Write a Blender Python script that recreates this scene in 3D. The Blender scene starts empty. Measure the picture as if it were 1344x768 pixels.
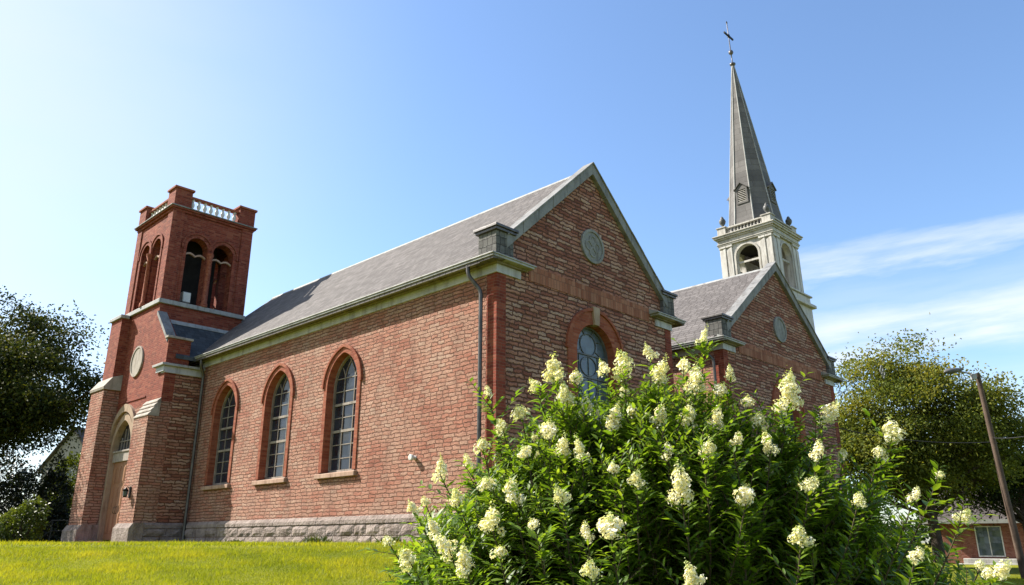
import bpy, math, random
import numpy as np
from mathutils import Vector, Matrix, noise as mnoise
from mathutils.geometry import tessellate_polygon

random.seed(7); rng = np.random.default_rng(7)
sc = bpy.context.scene
col = sc.collection
R = math.radians
pi = math.pi

# ------------------------------------------------------------------ camera
EYE = 1.25
PITCH = R(18.0)
FPX = 1010.0                       # focal length in photo pixels (1344 wide)
cd = bpy.data.cameras.new('camera'); cam = bpy.data.objects.new('camera', cd); col.objects.link(cam)
cam.location = (0, 0, EYE); cam.rotation_euler = (R(90) + PITCH, 0, 0)
cd.sensor_width = 36; cd.lens = FPX / 1344 * 36; cd.clip_end = 3000; cd.clip_start = 0.05
sc.camera = cam

def at(px, py, Y):
    """world point seen at photo pixel (px, py) at forward distance Y"""
    a = (px - 672) / FPX; b = (384 - py) / FPX
    d = Vector((a, math.cos(PITCH) - b * math.sin(PITCH), math.sin(PITCH) + b * math.cos(PITCH)))
    return Vector((0, 0, EYE)) + d * (Y / d.y)

# ------------------------------------------------------------------ sun + sky
SUN = (Vector((-0.720, 0.694, 0)) * 1.9 - Vector((0.694, 0.720, 0))).normalized()
EL = R(40)
AZ = math.atan2(SUN.x, SUN.y)
sl = bpy.data.lights.new('sun', 'SUN'); so = bpy.data.objects.new('sun', sl); col.objects.link(so)
sl.energy = 5.0; sl.angle = R(0.53); sl.color = (1, 0.93, 0.82)
sdir = Vector((SUN.x * math.cos(EL), SUN.y * math.cos(EL), math.sin(EL)))
so.rotation_euler = sdir.to_track_quat('Z', 'Y').to_euler()

w = bpy.data.worlds.new('World'); sc.world = w; w.use_nodes = True
nt = w.node_tree; nt.nodes.clear()

class NB:
    """little node builder"""
    def __init__(s, tree): s.t = tree
    def n(s, typ, **kw):
        nd = s.t.nodes.new(typ)
        for k, v in kw.items():
            if hasattr(nd, k): setattr(nd, k, v)
        return nd
    def link(s, a, b): s.t.links.new(a, b)
    def put(s, sock, v):
        if isinstance(v, bpy.types.NodeSocket): s.link(v, sock)
        elif v is not None: sock.default_value = v
    def m(s, op, a, b=None, c=None, clamp=False):
        nd = s.n('ShaderNodeMath', operation=op, use_clamp=clamp)
        s.put(nd.inputs[0], a); s.put(nd.inputs[1], b); s.put(nd.inputs[2], c)
        return nd.outputs[0]
    def mr(s, v, a, b, c=0., d=1., smooth=True):
        nd = s.n('ShaderNodeMapRange', interpolation_type='SMOOTHSTEP' if smooth else 'LINEAR')
        for i, x in enumerate((v, a, b, c, d)): s.put(nd.inputs[i], x)
        return nd.outputs[0]
    def mix(s, f, a, b, mode='MIX'):
        nd = s.n('ShaderNodeMix', data_type='RGBA', blend_type=mode)
        s.put(nd.inputs[0], f)
        for i, x in ((6, a), (7, b)):
            if isinstance(x, (tuple, list)) and len(x) == 3: x = (*x, 1)
            s.put(nd.inputs[i], x)
        return nd.outputs[2]
    def noise(s, vec, scale, detail=3, rough=.55, dim='3D'):
        nd = s.n('ShaderNodeTexNoise', noise_dimensions=dim)
        if vec is not None: s.link(vec, nd.inputs['Vector'])
        nd.inputs['Scale'].default_value = scale; nd.inputs['Detail'].default_value = detail
        nd.inputs['Roughness'].default_value = rough
        return nd.outputs['Fac']
    def ramp(s, f, stops, interp='LINEAR'):
        nd = s.n('ShaderNodeValToRGB'); cr = nd.color_ramp; cr.interpolation = interp
        while len(cr.elements) < len(stops): cr.elements.new(0.5)
        for e, (p, c) in zip(cr.elements, stops):
            e.position = p; e.color = (*c, 1)
        s.put(nd.inputs[0], f); return nd.outputs[0]
    def xyz(s, vec):
        nd = s.n('ShaderNodeSeparateXYZ'); s.link(vec, nd.inputs[0]); return nd.outputs
    def vec(s, x, y, z=0.):
        nd = s.n('ShaderNodeCombineXYZ')
        for i, v in enumerate((x, y, z)): s.put(nd.inputs[i], v)
        return nd.outputs[0]
    def white(s, vec, dim='2D'):
        nd = s.n('ShaderNodeTexWhiteNoise', noise_dimensions=dim); s.link(vec, nd.inputs['Vector']); return nd.outputs[0], nd.outputs[1]

b = NB(nt)
sky = b.n('ShaderNodeTexSky', sky_type='NISHITA', sun_disc=False)
sky.sun_elevation = EL; sky.sun_rotation = AZ
sky.air_density = 1.1; sky.dust_density = .8; sky.ozone_density = 5.0; sky.altitude = 0
tc = b.n('ShaderNodeTexCoord').outputs['Generated']
x, y, z = b.xyz(tc)
# wispy clouds: two long cirrus bands low in the eastern sky, frayed by stretched noise
az = b.m('ARCTAN2', x, y); el = b.m('ARCTAN2', z, b.m('SQRT', b.m('ADD', b.m('MULTIPLY', x, x), b.m('MULTIPLY', y, y))))
slant = b.m('SUBTRACT', el, b.m('MULTIPLY', az, .045))
cv = b.vec(b.m('MULTIPLY', az, 1.5), b.m('MULTIPLY', slant, 8.5), 3.7)
n1 = b.noise(cv, 1.9, 7, .58); n2 = b.noise(b.vec(b.m('MULTIPLY', az, 3.), b.m('MULTIPLY', slant, 22.), 1.1), 2.0, 5, .6)
warp = b.m('ADD', slant, b.m('MULTIPLY', b.m('SUBTRACT', n1, .5), .11))
def band(c0, half, gain):
    d = b.m('ABSOLUTE', b.m('SUBTRACT', warp, c0)); return b.m('MULTIPLY', b.mr(d, half, half * .1), gain)
d1 = band(.303, .026, .70); d2 = band(.212, .058, 1.0); d3 = band(.13, .05, .35); d4 = band(.262, .03, .22)
allb = b.m('MAXIMUM', b.m('MAXIMUM', d1, d2), b.m('MAXIMUM', d3, d4))
fray = b.mr(b.m('ADD', b.m('MULTIPLY', n1, .55), b.m('MULTIPLY', n2, .45)), .34, .60, .25, 1.)
cmask = b.m('MULTIPLY', b.m('MULTIPLY', allb, fray), b.mr(az, .26, .42), clamp=True)
vn = b.noise(b.vec(b.m('MULTIPLY', az, 1.1), b.m('MULTIPLY', el, 3.2), 8.3), 1.6, 5, .55)
veil = b.m('MULTIPLY', b.mr(az, -.08, -.85), b.mr(vn, .1, .75, .45, 1.))
skyc = b.mix(b.m('MULTIPLY', veil, .74), sky.outputs[0], (3.5, 3.62, 3.7))
skyc = b.mix(b.m('MULTIPLY', cmask, .82), skyc, (4.3, 4.45, 4.8))
bg = b.n('ShaderNodeBackground'); bg.inputs['Strength'].default_value = 0.105
b.link(skyc, bg.inputs['Color'])
b.link(bg.outputs[0], b.n('ShaderNodeOutputWorld').inputs[0])
sc.view_settings.view_transform = 'Standard'; sc.view_settings.look = 'None'
sc.view_settings.exposure = 1.32; sc.view_settings.gamma = 1

# ------------------------------------------------------------------ materials
MATS = {}
def newmat(name):
    m = bpy.data.materials.new(name); m.use_nodes = True
    t = m.node_tree; t.nodes.clear(); b = NB(t)
    out = b.n('ShaderNodeOutputMaterial')
    MATS[name] = m
    return m, b, out
def principled(b, out, color, rough=.8, bump=None, bs=.5, bd=.02, metal=0., spec=.3):
    p = b.n('ShaderNodeBsdfPrincipled')
    if isinstance(color, (tuple, list)): color = (*color, 1)
    b.put(p.inputs['Base Color'], color); b.put(p.inputs['Roughness'], rough)
    b.put(p.inputs['Metallic'], metal); b.put(p.inputs['Specular IOR Level'], spec)
    if bump is not None:
        bn = b.n('ShaderNodeBump'); bn.inputs['Strength'].default_value = bs; bn.inputs['Distance'].default_value = bd
        b.link(bump, bn.inputs['Height']); b.link(bn.outputs[0], p.inputs['Normal'])
    b.link(p.outputs[0], out.inputs[0])
    return p
ALB = .66
def course_mat(name, rowh, wid, stops, mortar, mort=.010, wob=.5, bs=.8, bd=.025, rough=.9, stain=.35, interp='LINEAR', patch=0.):
    """coursed masonry / tiles on metric UVs: each unit its own colour, size and face"""
    stops = [(p, tuple(v * ALB for v in c)) for p, c in stops]; mortar = tuple(v * ALB for v in mortar)
    m, b, out = newmat(name)
    uv = b.n('ShaderNodeUVMap').outputs[0]
    X, Y, _ = b.xyz(uv)
    nz = b.noise(uv, 1.7, 2); nz2 = b.noise(uv, 7.0, 2)
    Yd = b.m('ADD', Y, b.m('MULTIPLY', b.m('SUBTRACT', b.m('ADD', b.m('MULTIPLY', nz, .42), b.m('MULTIPLY', nz2, .58)), .5), wob * rowh * 3))
    r = b.m('FLOOR', b.m('DIVIDE', Yd, rowh)); fy = b.m('FRACT', b.m('DIVIDE', Yd, rowh))
    rv, _c = b.white(b.vec(r, 3.3)); 
    wr = b.m('MULTIPLY', wid, b.m('ADD', .7, b.m('MULTIPLY', rv, .65)))
    x2 = b.m('ADD', b.m('DIVIDE', b.m('ADD', X, b.m('MULTIPLY', b.m('SUBTRACT', nz2, .5), wob * .12)), wr), b.m('MULTIPLY', rv, 37.7))
    c = b.m('FLOOR', x2); fx = b.m('FRACT', x2)
    idv, idc = b.white(b.vec(c, r)); i1, i2, i3 = b.xyz(idc)
    dx = b.m('MULTIPLY', b.m('MINIMUM', fx, b.m('SUBTRACT', 1., fx)), wr)
    dy = b.m('MULTIPLY', b.m('MINIMUM', fy, b.m('SUBTRACT', 1., fy)), rowh)
    d = b.m('MINIMUM', dx, dy)
    fine = b.noise(uv, 38, 4, .65)
    d = b.m('ADD', d, b.m('MULTIPLY', b.m('SUBTRACT', fine, .5), mort * 1.3))
    mask = b.mr(d, mort * .35, mort * 1.1)
    big = b.noise(uv, .55, 4, .6)
    t = idv
    if patch: t = b.m('ADD', b.m('MULTIPLY', idv, 1 - patch), b.m('MULTIPLY', b.mr(big, .3, .7), patch), clamp=True)
    colr = b.ramp(t, stops, interp)
    if wob > .2:
        st = b.noise(b.vec(b.m('MULTIPLY', X, 3.2), b.m('MULTIPLY', Yd, 26.)), 1.0, 4, .65)
        colr = b.mix(.7, colr, b.ramp(st, [(.28, (.58, .50, .48)), (.5, (1., 1., 1.)), (.72, (1.28, 1.3, 1.3))]), 'MULTIPLY')
    colr = b.mix(1.0, colr, b.ramp(fine, [(.2, (.72, .72, .72)), (.8, (1.2, 1.2, 1.2))]), 'MULTIPLY')
    sv = b.noise(uv, .9, 5, .65)
    colr = b.mix(stain, colr, b.ramp(sv, [(.3, (.62, .60, .60)), (.62, (1.12, 1.1, 1.08))]), 'MULTIPLY')
    wst = b.noise(b.vec(b.m('MULTIPLY', X, 2.3), b.m('MULTIPLY', Y, .28)), 1.3, 5, .62)
    colr = b.mix(.25 if 'slate' in name else .6, colr, b.ramp(wst, [(.34, (.66, .64, .64)), (.52, (1., 1., 1.)), (.75, (1.1, 1.09, 1.07))]), 'MULTIPLY')
    colr = b.mix(mask, mortar, colr)
    h = b.m('ADD', b.m('MULTIPLY', mask, b.m('ADD', .55, b.m('MULTIPLY', i2, .6))), b.m('MULTIPLY', fine, .5))
    principled(b, out, colr, rough, h, bs, bd, spec=.2)
    return m
# rough coursed stone-brick of the halls: red and buff units, ragged beds
course_mat('rubble', .098, .31, [(0, (.41, .155, .105)), (.25, (.53, .235, .165)), (.5, (.58, .31, .225)), (.78, (.59, .36, .27)), (1, (.61, .42, .325))],
           (.24, .12, .085), .014, .50, 1.0, .06, patch=.48)
course_mat('rubble_dark', .108, .44, [(0, (.34, .125, .085)), (.3, (.52, .225, .155)), (.55, (.62, .32, .225)), (.78, (.68, .41, .30)), (1, (.71, .49, .37))],
           (.20, .095, .064), .020, .55, 1.0, .08, patch=.12)
course_mat('red_brick', .075, .21, [(0, (.20, .042, .028)), (.4, (.29, .062, .038)), (.75, (.34, .08, .048)), (1, (.39, .125, .075))],
           (.27, .12, .08), .009, .12, .6, .012, stain=.25)
course_mat('arch_brick', .075, .34, [(0, (.30, .075, .042)), (.5, (.40, .12, .065)), (1, (.46, .17, .10))],
           (.32, .14, .09), .007, .08, .5, .01, stain=.25)
course_mat('soldier_brick', .34, .11, [(0, (.32, .12, .072)), (.5, (.43, .18, .11)), (1, (.50, .25, .16))],
           (.22, .11, .075), .009, .1, .6, .012, stain=.3)
course_mat('slate_roof', .19, .28, [(0, (.155, .143, .14)), (.5, (.192, .178, .175)), (1, (.235, .218, .214))],
           (.075, .062, .058), .012, .05, .9, .02, rough=.85, stain=.3)
course_mat('slate_shaded', .17, .28, [(0, (.055, .065, .075)), (.5, (.075, .088, .10)), (1, (.10, .115, .13))],
           (.03, .034, .04), .008, .05, .6, .012, rough=.6, stain=.3)  # slate of the porch roof, its shade put into the colour
course_mat('spire_slate', .42, 1.1, [(0, (.16, .155, .155)), (.5, (.20, .193, .192)), (1, (.245, .236, .233))],
           (.12, .11, .105), .012, .08, .6, .012, rough=.75, stain=.6)
course_mat('block_slate', .20, .22, [(0, (.13, .13, .125)), (1, (.22, .22, .21))], (.06, .06, .06), .012, .3, .7, .02)
course_mat('house_brick', .075, .22, [(0, (.25, .075, .05)), (.5, (.34, .12, .08)), (1, (.40, .17, .12))], (.3, .2, .16), .010, .1, .5, .01)
course_mat('far_roof', .22, .3, [(0, (.10, .085, .08)), (1, (.16, .14, .13))], (.1, .09, .08), .01, .05, .5, .015)

def speckle_mat(name, c1, c2, rough=.8, scale=3., bump=.3, bd=.01, metal=0., spec=.3, fine=40.):
    c1 = tuple(v * .74 for v in c1); c2 = tuple(v * .74 for v in c2)
    m, b, out = newmat(name)
    tc = b.n('ShaderNodeTexCoord').outputs['Object']
    n = b.noise(tc, scale, 5, .65); f = b.noise(tc, fine, 3, .6)
    c = b.mix(b.mr(n, .3, .7), c1, c2)
    sx, sy, sz = b.xyz(tc); wst = b.noise(b.vec(b.m('MULTIPLY', sx, 3.4), b.m('MULTIPLY', sy, 3.4), b.m('MULTIPLY', sz, .5)), 1.5, 5, .65)
    c = b.mix(.85, c, b.ramp(wst, [(.33, (.55, .52, .48)), (.5, (1., 1., 1.)), (.75, (1.06, 1.05, 1.03))]), 'MULTIPLY')
    c = b.mix(.5, c, b.ramp(f, [(.25, (.75, .75, .75)), (.75, (1.15, 1.15, 1.15))]), 'MULTIPLY')
    principled(b, out, c, rough, b.m('ADD', f, b.m('MULTIPLY', n, .6)), bump, bd, metal, spec)
    return m
speckle_mat('coping_stone', (.21, .215, .22), (.31, .31, .31), .8, 2.2, .35)
speckle_mat('trim_cream', (.46, .475, .52), (.58, .59, .63), .6, 2.0, .15, .005)
speckle_mat('trim_grey', (.34, .35, .345), (.45, .45, .44), .6, 2.0, .15, .005)
speckle_mat('sill_stone', (.40, .25, .185), (.52, .36, .27), .85, 3., .3)
speckle_mat('pale_stone', (.33, .29, .25), (.46, .41, .36), .85, 3., .3)
speckle_mat('door_stone', (.36, .25, .17), (.48, .36, .26), .85, 2., .3)
speckle_mat('plinth_stone', (.24, .19, .17), (.40, .33, .30), .95, 2.6, 1.0, .05, fine=16)
speckle_mat('medallion_stone', (.22, .225, .22), (.33, .33, .32), .85, 5., .5)
speckle_mat('steeple_paint', (.55, .53, .50), (.69, .67, .635), .65, 1.2, .15, .006)
speckle_mat('steeple_trim', (.46, .44, .40), (.60, .575, .53), .65, 1.2, .15, .006)
speckle_mat('soffit_shade', (.22, .19, .14), (.30, .26, .20), .7, 1.5, .1)  # brown that carries the shade under the eaves in its colour
speckle_mat('pipe_metal', (.10, .095, .095), (.17, .16, .16), .45, 4., .1, .004, .6, .4)
speckle_mat('black_iron', (.012, .012, .013), (.025, .024, .024), .45, 8., .1, .003, .5, .4)
speckle_mat('white_paint', (.70, .70, .68), (.80, .80, .78), .5, 4., .1, .003)
speckle_mat('window_paint', (.26, .225, .19), (.38, .33, .28), .55, 6., .1, .003)
speckle_mat('lead_grey', (.10, .105, .11), (.16, .165, .17), .5, 6., .1, .003)
speckle_mat('bark', (.045, .034, .026), (.10, .078, .06), .95, 2., 1.0, .06, fine=14)
speckle_mat('stem_bark', (.06, .045, .025), (.12, .10, .05), .85, 8., .3, .005)
speckle_mat('pole_wood', (.085, .058, .042), (.15, .105, .078), .9, 1.5, .5, .02, fine=22)
speckle_mat('wire_black', (.02, .02, .02), (.035, .035, .035), .6, 5., .05, .002)
speckle_mat('red_step', (.30, .045, .04), (.38, .07, .06), .8, 4., .2)
speckle_mat('grey_render', (.34, .33, .31), (.44, .42, .40), .9, 1., .2)
speckle_mat('buff_render', (.36, .30, .23), (.46, .39, .30), .9, 1., .2)
speckle_mat('concrete', (.50, .49, .46), (.64, .63, .60), .9, 1.5, .3)
speckle_mat('path_concrete', (.38, .36, .32), (.5, .47, .42), .95, 1.5, .3)
speckle_mat('bronze', (.10, .085, .07), (.17, .14, .11), .5, 4., .1, .005, .7)
speckle_mat('belfry_dark', (.012, .010, .010), (.026, .022, .020), .9, 2., .2)  # near-black, shade of the belfry insides put into the colour

def wood_mat(name, c1, c2):
    m, b, out = newmat(name)
    tc = b.n('ShaderNodeTexCoord').outputs['Object']; X, Y, Z = b.xyz(tc)
    v = b.vec(b.m('MULTIPLY', X, 14), b.m('MULTIPLY', Y, 14), b.m('MULTIPLY', Z, .9))
    n = b.noise(v, 1.6, 5, .6)
    principled(b, out, b.mix(b.mr(n, .3, .7), c1, c2), .5, n, .2, .006, spec=.4)
wood_mat('door_wood', (.20, .095, .05), (.34, .175, .095))

def glass_mat(name, c1, c2, rough=.06):
    m, b, out = newmat(name)
    tc = b.n('ShaderNodeTexCoord').outputs['Object']
    n = b.noise(tc, 3.5, 2); pane = b.noise(tc, 1.1, 2)
    gx, gy, gz_ = b.xyz(tc)
    cell = b.vec(b.m('FLOOR', b.m('DIVIDE', b.m('ADD', b.m('ADD', gx, gy), 5.), .2467)), b.m('FLOOR', b.m('DIVIDE', b.m('SUBTRACT', gz_, .047), .3807)))
    wv, wc_ = b.white(cell)
    p = principled(b, out, b.mix(b.m('ADD', b.m('MULTIPLY', b.mr(pane, .35, .65), .5), b.m('MULTIPLY', wv, .5)), c1, c2), rough, n, .22, .03, spec=.42)
    bn = p.inputs['Normal'].links[0].from_node
    vm = b.n('ShaderNodeVectorMath', operation='SUBTRACT'); b.link(wc_, vm.inputs[0]); vm.inputs[1].default_value = (.5, .5, .5)
    v2 = b.n('ShaderNodeVectorMath', operation='SCALE'); b.link(vm.outputs[0], v2.inputs[0]); v2.inputs['Scale'].default_value = .14
    geo = b.n('ShaderNodeNewGeometry'); v3 = b.n('ShaderNodeVectorMath', operation='ADD'); b.link(geo.outputs['Normal'], v3.inputs[0]); b.link(v2.outputs[0], v3.inputs[1])
    v4 = b.n('ShaderNodeVectorMath', operation='NORMALIZE'); b.link(v3.outputs[0], v4.inputs[0]); b.link(v4.outputs[0], bn.inputs['Normal'])
glass_mat('old_glass', (.008, .010, .016), (.03, .038, .055), .10)
glass_mat('leaded_glass', (.05, .075, .10), (.12, .155, .195), .2)
glass_mat('house_glass', (.02, .03, .035), (.09, .12, .13))

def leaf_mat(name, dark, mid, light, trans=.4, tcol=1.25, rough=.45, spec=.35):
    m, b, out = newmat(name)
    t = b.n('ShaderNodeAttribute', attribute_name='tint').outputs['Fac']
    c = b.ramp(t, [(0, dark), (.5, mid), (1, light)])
    p = b.n('ShaderNodeBsdfPrincipled'); b.link(c, p.inputs['Base Color']); p.inputs['Roughness'].default_value = rough
    p.inputs['Specular IOR Level'].default_value = spec
    tr = b.n('ShaderNodeBsdfTranslucent')
    b.link(b.mix(1.0, c, (tcol * 1.15, tcol * 1.05, tcol * .45), 'MULTIPLY'), tr.inputs[0])
    mx = b.n('ShaderNodeMixShader'); mx.inputs[0].default_value = trans
    b.link(p.outputs[0], mx.inputs[1]); b.link(tr.outputs[0], mx.inputs[2]); b.link(mx.outputs[0], out.inputs[0])
leaf_mat('shrub_leaf', (.038, .082, .009), (.090, .165, .014), (.20, .28, .030), .48, 1.75)
leaf_mat('petal', (.55, .62, .26), (.84, .83, .64), (.90, .89, .82), .35, 1.0, .6)
leaf_mat('grass_blade', (.09, .13, .008), (.185, .22, .010), (.30, .29, .025), .45, 1.5, .6, .2)
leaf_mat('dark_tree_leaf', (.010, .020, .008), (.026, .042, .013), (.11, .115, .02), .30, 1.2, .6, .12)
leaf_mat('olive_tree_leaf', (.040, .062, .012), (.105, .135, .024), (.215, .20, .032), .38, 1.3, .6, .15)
leaf_mat('hedge_leaf', (.03, .052, .010), (.07, .10, .016), (.14, .17, .03), .35, 1.2)
leaf_mat('conifer_leaf', (.006, .012, .007), (.012, .02, .010), (.022, .035, .015), .1, 1.0)

# lawn ground
m, b, out = newmat('lawn_soil')
tc = b.n('ShaderNodeTexCoord').outputs['Object']
n = b.noise(tc, 0.35, 4); f = b.noise(tc, 30, 4, .7); g = b.noise(tc, 4, 3)
c = b.mix(b.mr(f, .3, .7), (.07, .09, .008), (.19, .21, .012))
c = b.mix(b.mr(n, .35, .7), c, b.mix(b.mr(g, .3, .7), (.18, .19, .010), (.25, .24, .02)))
principled(b, out, c, .95, b.m('ADD', f, g), .8, .05, spec=.1)

# ------------------------------------------------------------------ mesh helpers
def link(name, me, parent=None, loc=None):
    o = bpy.data.objects.new(name, me); col.objects.link(o)
    if parent is not None: o.parent = parent
    if loc is not None: o.location = loc
    return o
def tag(o, label=None, cat=None, group=None, kind=None):
    for k, v in (('label', label), ('category', cat), ('group', group), ('kind', kind)):
        if v: o[k] = v
    return o
def empty(name, loc, rz=0., label=None, cat=None, group=None):
    o = bpy.data.objects.new(name, None); col.objects.link(o)
    o.location = loc; o.rotation_euler = (0, 0, rz); o.empty_display_size = .2
    return tag(o, label, cat, group)

class MB:
    def __init__(s): s.v = []; s.f = []; s.sm = []; s.mi = []
    def add(s, verts, faces, smooth=False, mi=0):
        o = len(s.v); s.v += [tuple(p) for p in verts]
        for f in faces: s.f.append([i + o for i in f]); s.sm.append(smooth); s.mi.append(mi)
        return s
    def hexa(s, p, mi=0):       # 4 bottom ccw, 4 top ccw
        return s.add(p, [(3, 2, 1, 0), (4, 5, 6, 7), (0, 1, 5, 4), (1, 2, 6, 5), (2, 3, 7, 6), (3, 0, 4, 7)], mi=mi)
    def box(s, x0, x1, y0, y1, z0, z1, mi=0):
        return s.hexa([(x0, y0, z0), (x1, y0, z0), (x1, y1, z0), (x0, y1, z0), (x0, y0, z1), (x1, y0, z1), (x1, y1, z1), (x0, y1, z1)], mi)
    def prism(s, pts, d, holes=(), mi=0):
        """flat polygon (3D points) with holes, thickened by the vector d"""
        loops = [[Vector(p) for p in pts]] + [[Vector(p) for p in h] for h in holes]
        d = Vector(d); flat = [p for l in loops for p in l]; n = len(flat)
        tris = tessellate_polygon(loops)
        if not tris: return s
        nrm = Vector((0, 0, 0))
        for t in tris:
            k = (flat[t[1]] - flat[t[0]]).cross(flat[t[2]] - flat[t[0]])
            nrm += k if nrm.dot(k) >= 0 else -k
        fs = []
        for t in tris:
            k = (flat[t[1]] - flat[t[0]]).cross(flat[t[2]] - flat[t[0]])
            t = tuple(t)
            if k.dot(d) > 0: t = t[::-1]
            fs.append(t); fs.append(tuple(i + n for i in t[::-1]))
        o = 0
        for li, l in enumerate(loops):
            m_ = len(l); area = Vector((0, 0, 0))
            for i in range(m_): area += l[i].cross(l[(i + 1) % m_])
            fl = (area.dot(d) > 0) ^ (li > 0)
            for i in range(m_):
                a, c = o + i, o + (i + 1) % m_
                q = (a, c, c + n, a + n)
                fs.append(q if fl else q[::-1])
            o += m_
        return s.add(flat + [p + d for p in flat], fs, mi=mi)
    def tube(s, pts, rad, seg=8, mi=0, cap=True):
        pts = [Vector(p) for p in pts]; n = len(pts)
        rad = [rad] * n if not hasattr(rad, '__len__') else rad
        vs = []; prev = None
        for i, p in enumerate(pts):
            t = (pts[min(i + 1, n - 1)] - pts[max(i - 1, 0)]).normalized()
            if prev is None:
                a = t.orthogonal().normalized()
            else:
                a = (prev - t * prev.dot(t)); a = a.normalized() if a.length > 1e-6 else t.orthogonal().normalized()
            prev = a; c = t.cross(a)
            for k in range(seg):
                an = 2 * pi * k / seg; vs.append(p + (a * math.cos(an) + c * math.sin(an)) * rad[i])
        fs = []
        for i in range(n - 1):
            for k in range(seg):
                k2 = (k + 1) % seg
                fs.append((i * seg + k, i * seg + k2, (i + 1) * seg + k2, (i + 1) * seg + k))
        s.add(vs, fs, True, mi)
        if cap: s.add(vs[:seg], [tuple(range(seg))[::-1]], mi=mi); s.add(vs[-seg:], [tuple(range(seg))], mi=mi)
        return s
    def lathe(s, cx, cy, prof, seg=12, mi=0, smooth=True, ang=0.):
        """prof: (r, z) from bottom to top"""
        vs = []
        for r, z in prof:
            for k in range(seg):
                a = ang + 2 * pi * k / seg; vs.append((cx + r * math.cos(a), cy + r * math.sin(a), z))
        fs = []
        for i in range(len(prof) - 1):
            for k in range(seg):
                k2 = (k + 1) % seg
                fs.append((i * seg + k, i * seg + k2, (i + 1) * seg + k2, (i + 1) * seg + k))
        s.add(vs, fs, smooth, mi)
        if prof[0][0] > 1e-4: s.add(vs[:seg], [tuple(range(seg))[::-1]], mi=mi)
        if prof[-1][0] > 1e-4: s.add(vs[-seg:], [tuple(range(seg))], mi=mi)
        return s
    def mesh(s, name, mats, org=(0, 0, 0)):
        me = bpy.data.meshes.new(name)
        ox, oy, oz = org
        me.from_pydata([(x - ox, y - oy, z - oz) for x, y, z in s.v], [], s.f)
        if not isinstance(mats, (list, tuple)): mats = [mats]
        for k in mats: me.materials.append(MATS[k])
        me.polygons.foreach_set('use_smooth', s.sm); me.polygons.foreach_set('material_index', s.mi)
        uv = me.uv_layers.new(name='UVMap'); Z = Vector((0, 0, 1)); off = Vector(org)
        for p in me.polygons:
            n = p.normal
            t = Z.cross(n)
            t = t.normalized() if t.length > .05 else Vector((1, 0, 0))
            bb = n.cross(t)
            for li in p.loop_indices:
                q = me.vertices[me.loops[li].vertex_index].co + off
                uv.data[li].uv = (q.dot(t), q.dot(bb))
        me.update(); return me
    def build(s, name, mats, parent=None, org=(0, 0, 0), bevel=0., loc=None):
        o = link(name, s.mesh(name, mats, org), parent, loc)
        if bevel:
            bv = o.modifiers.new('bevel', 'BEVEL'); bv.width = bevel; bv.segments = 2; bv.limit_method = 'ANGLE'; bv.angle_limit = R(40)
        return o

def arch2(c, hw, z0, zs, zt, n=10):
    """2D arch outline: up the left jamb, over the (pointed) arch, down the right jamb"""
    h = zt - zs; Rr = (h * h + hw * hw) / (2 * hw)
    pts = [(c - hw, z0)]
    cxl = c - hw + Rr; a1 = math.atan2(h, c - cxl)
    for i in range(n + 1):
        a = pi + (a1 - pi) * i / n; pts.append((cxl + Rr * math.cos(a), zs + Rr * math.sin(a)))
    cxr = c + hw - Rr; a0 = math.atan2(h, c - cxr)
    for i in range(1, n + 1):
        a = a0 + (0 - a0) * i / n; pts.append((cxr + Rr * math.cos(a), zs + Rr * math.sin(a)))
    pts.append((c + hw, z0))
    return pts
def half_at(hw, zs, zt, z):
    """half width of that arch at height z"""
    if z <= zs: return hw
    h = zt - zs; Rr = (h * h + hw * hw) / (2 * hw); q = Rr * Rr - (z - zs) ** 2
    return max(0., math.sqrt(max(q, 0)) - (Rr - hw))
LX = lambda x: (lambda pts: [(x, a, z) for a, z in pts])        # outline on a plane X = x (runs along Y)
LY = lambda y: (lambda pts: [(a, y, z) for a, z in pts])        # outline on a plane Y = y (runs along X)

# ------------------------------------------------------------------ church frame: local X along the gables, local Y along the nave
TH = math.atan2(-1102 / FPX, math.hypot(1, 328 / FPX))
U = Vector((math.sin(TH), math.cos(TH), 0)); V = Vector((U.y, -U.x, 0))
C0 = Vector((-0.3646, 17.3, EYE)); RZ = math.atan2(V.y, V.x)
def W(x, y, z=0.): return C0 + V * x + U * y + Vector((0, 0, z))
GZ = -0.03                                                     # lawn level at the walls, church frame
PB = -1.7                                                      # walls go down into the ground

def lancet_window(parent, c, org, plane, base, label=None):
    """recessed arched window of the long wall, on plane X=0 facing -X: surround > frame, glazing, sill"""
    pass

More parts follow.
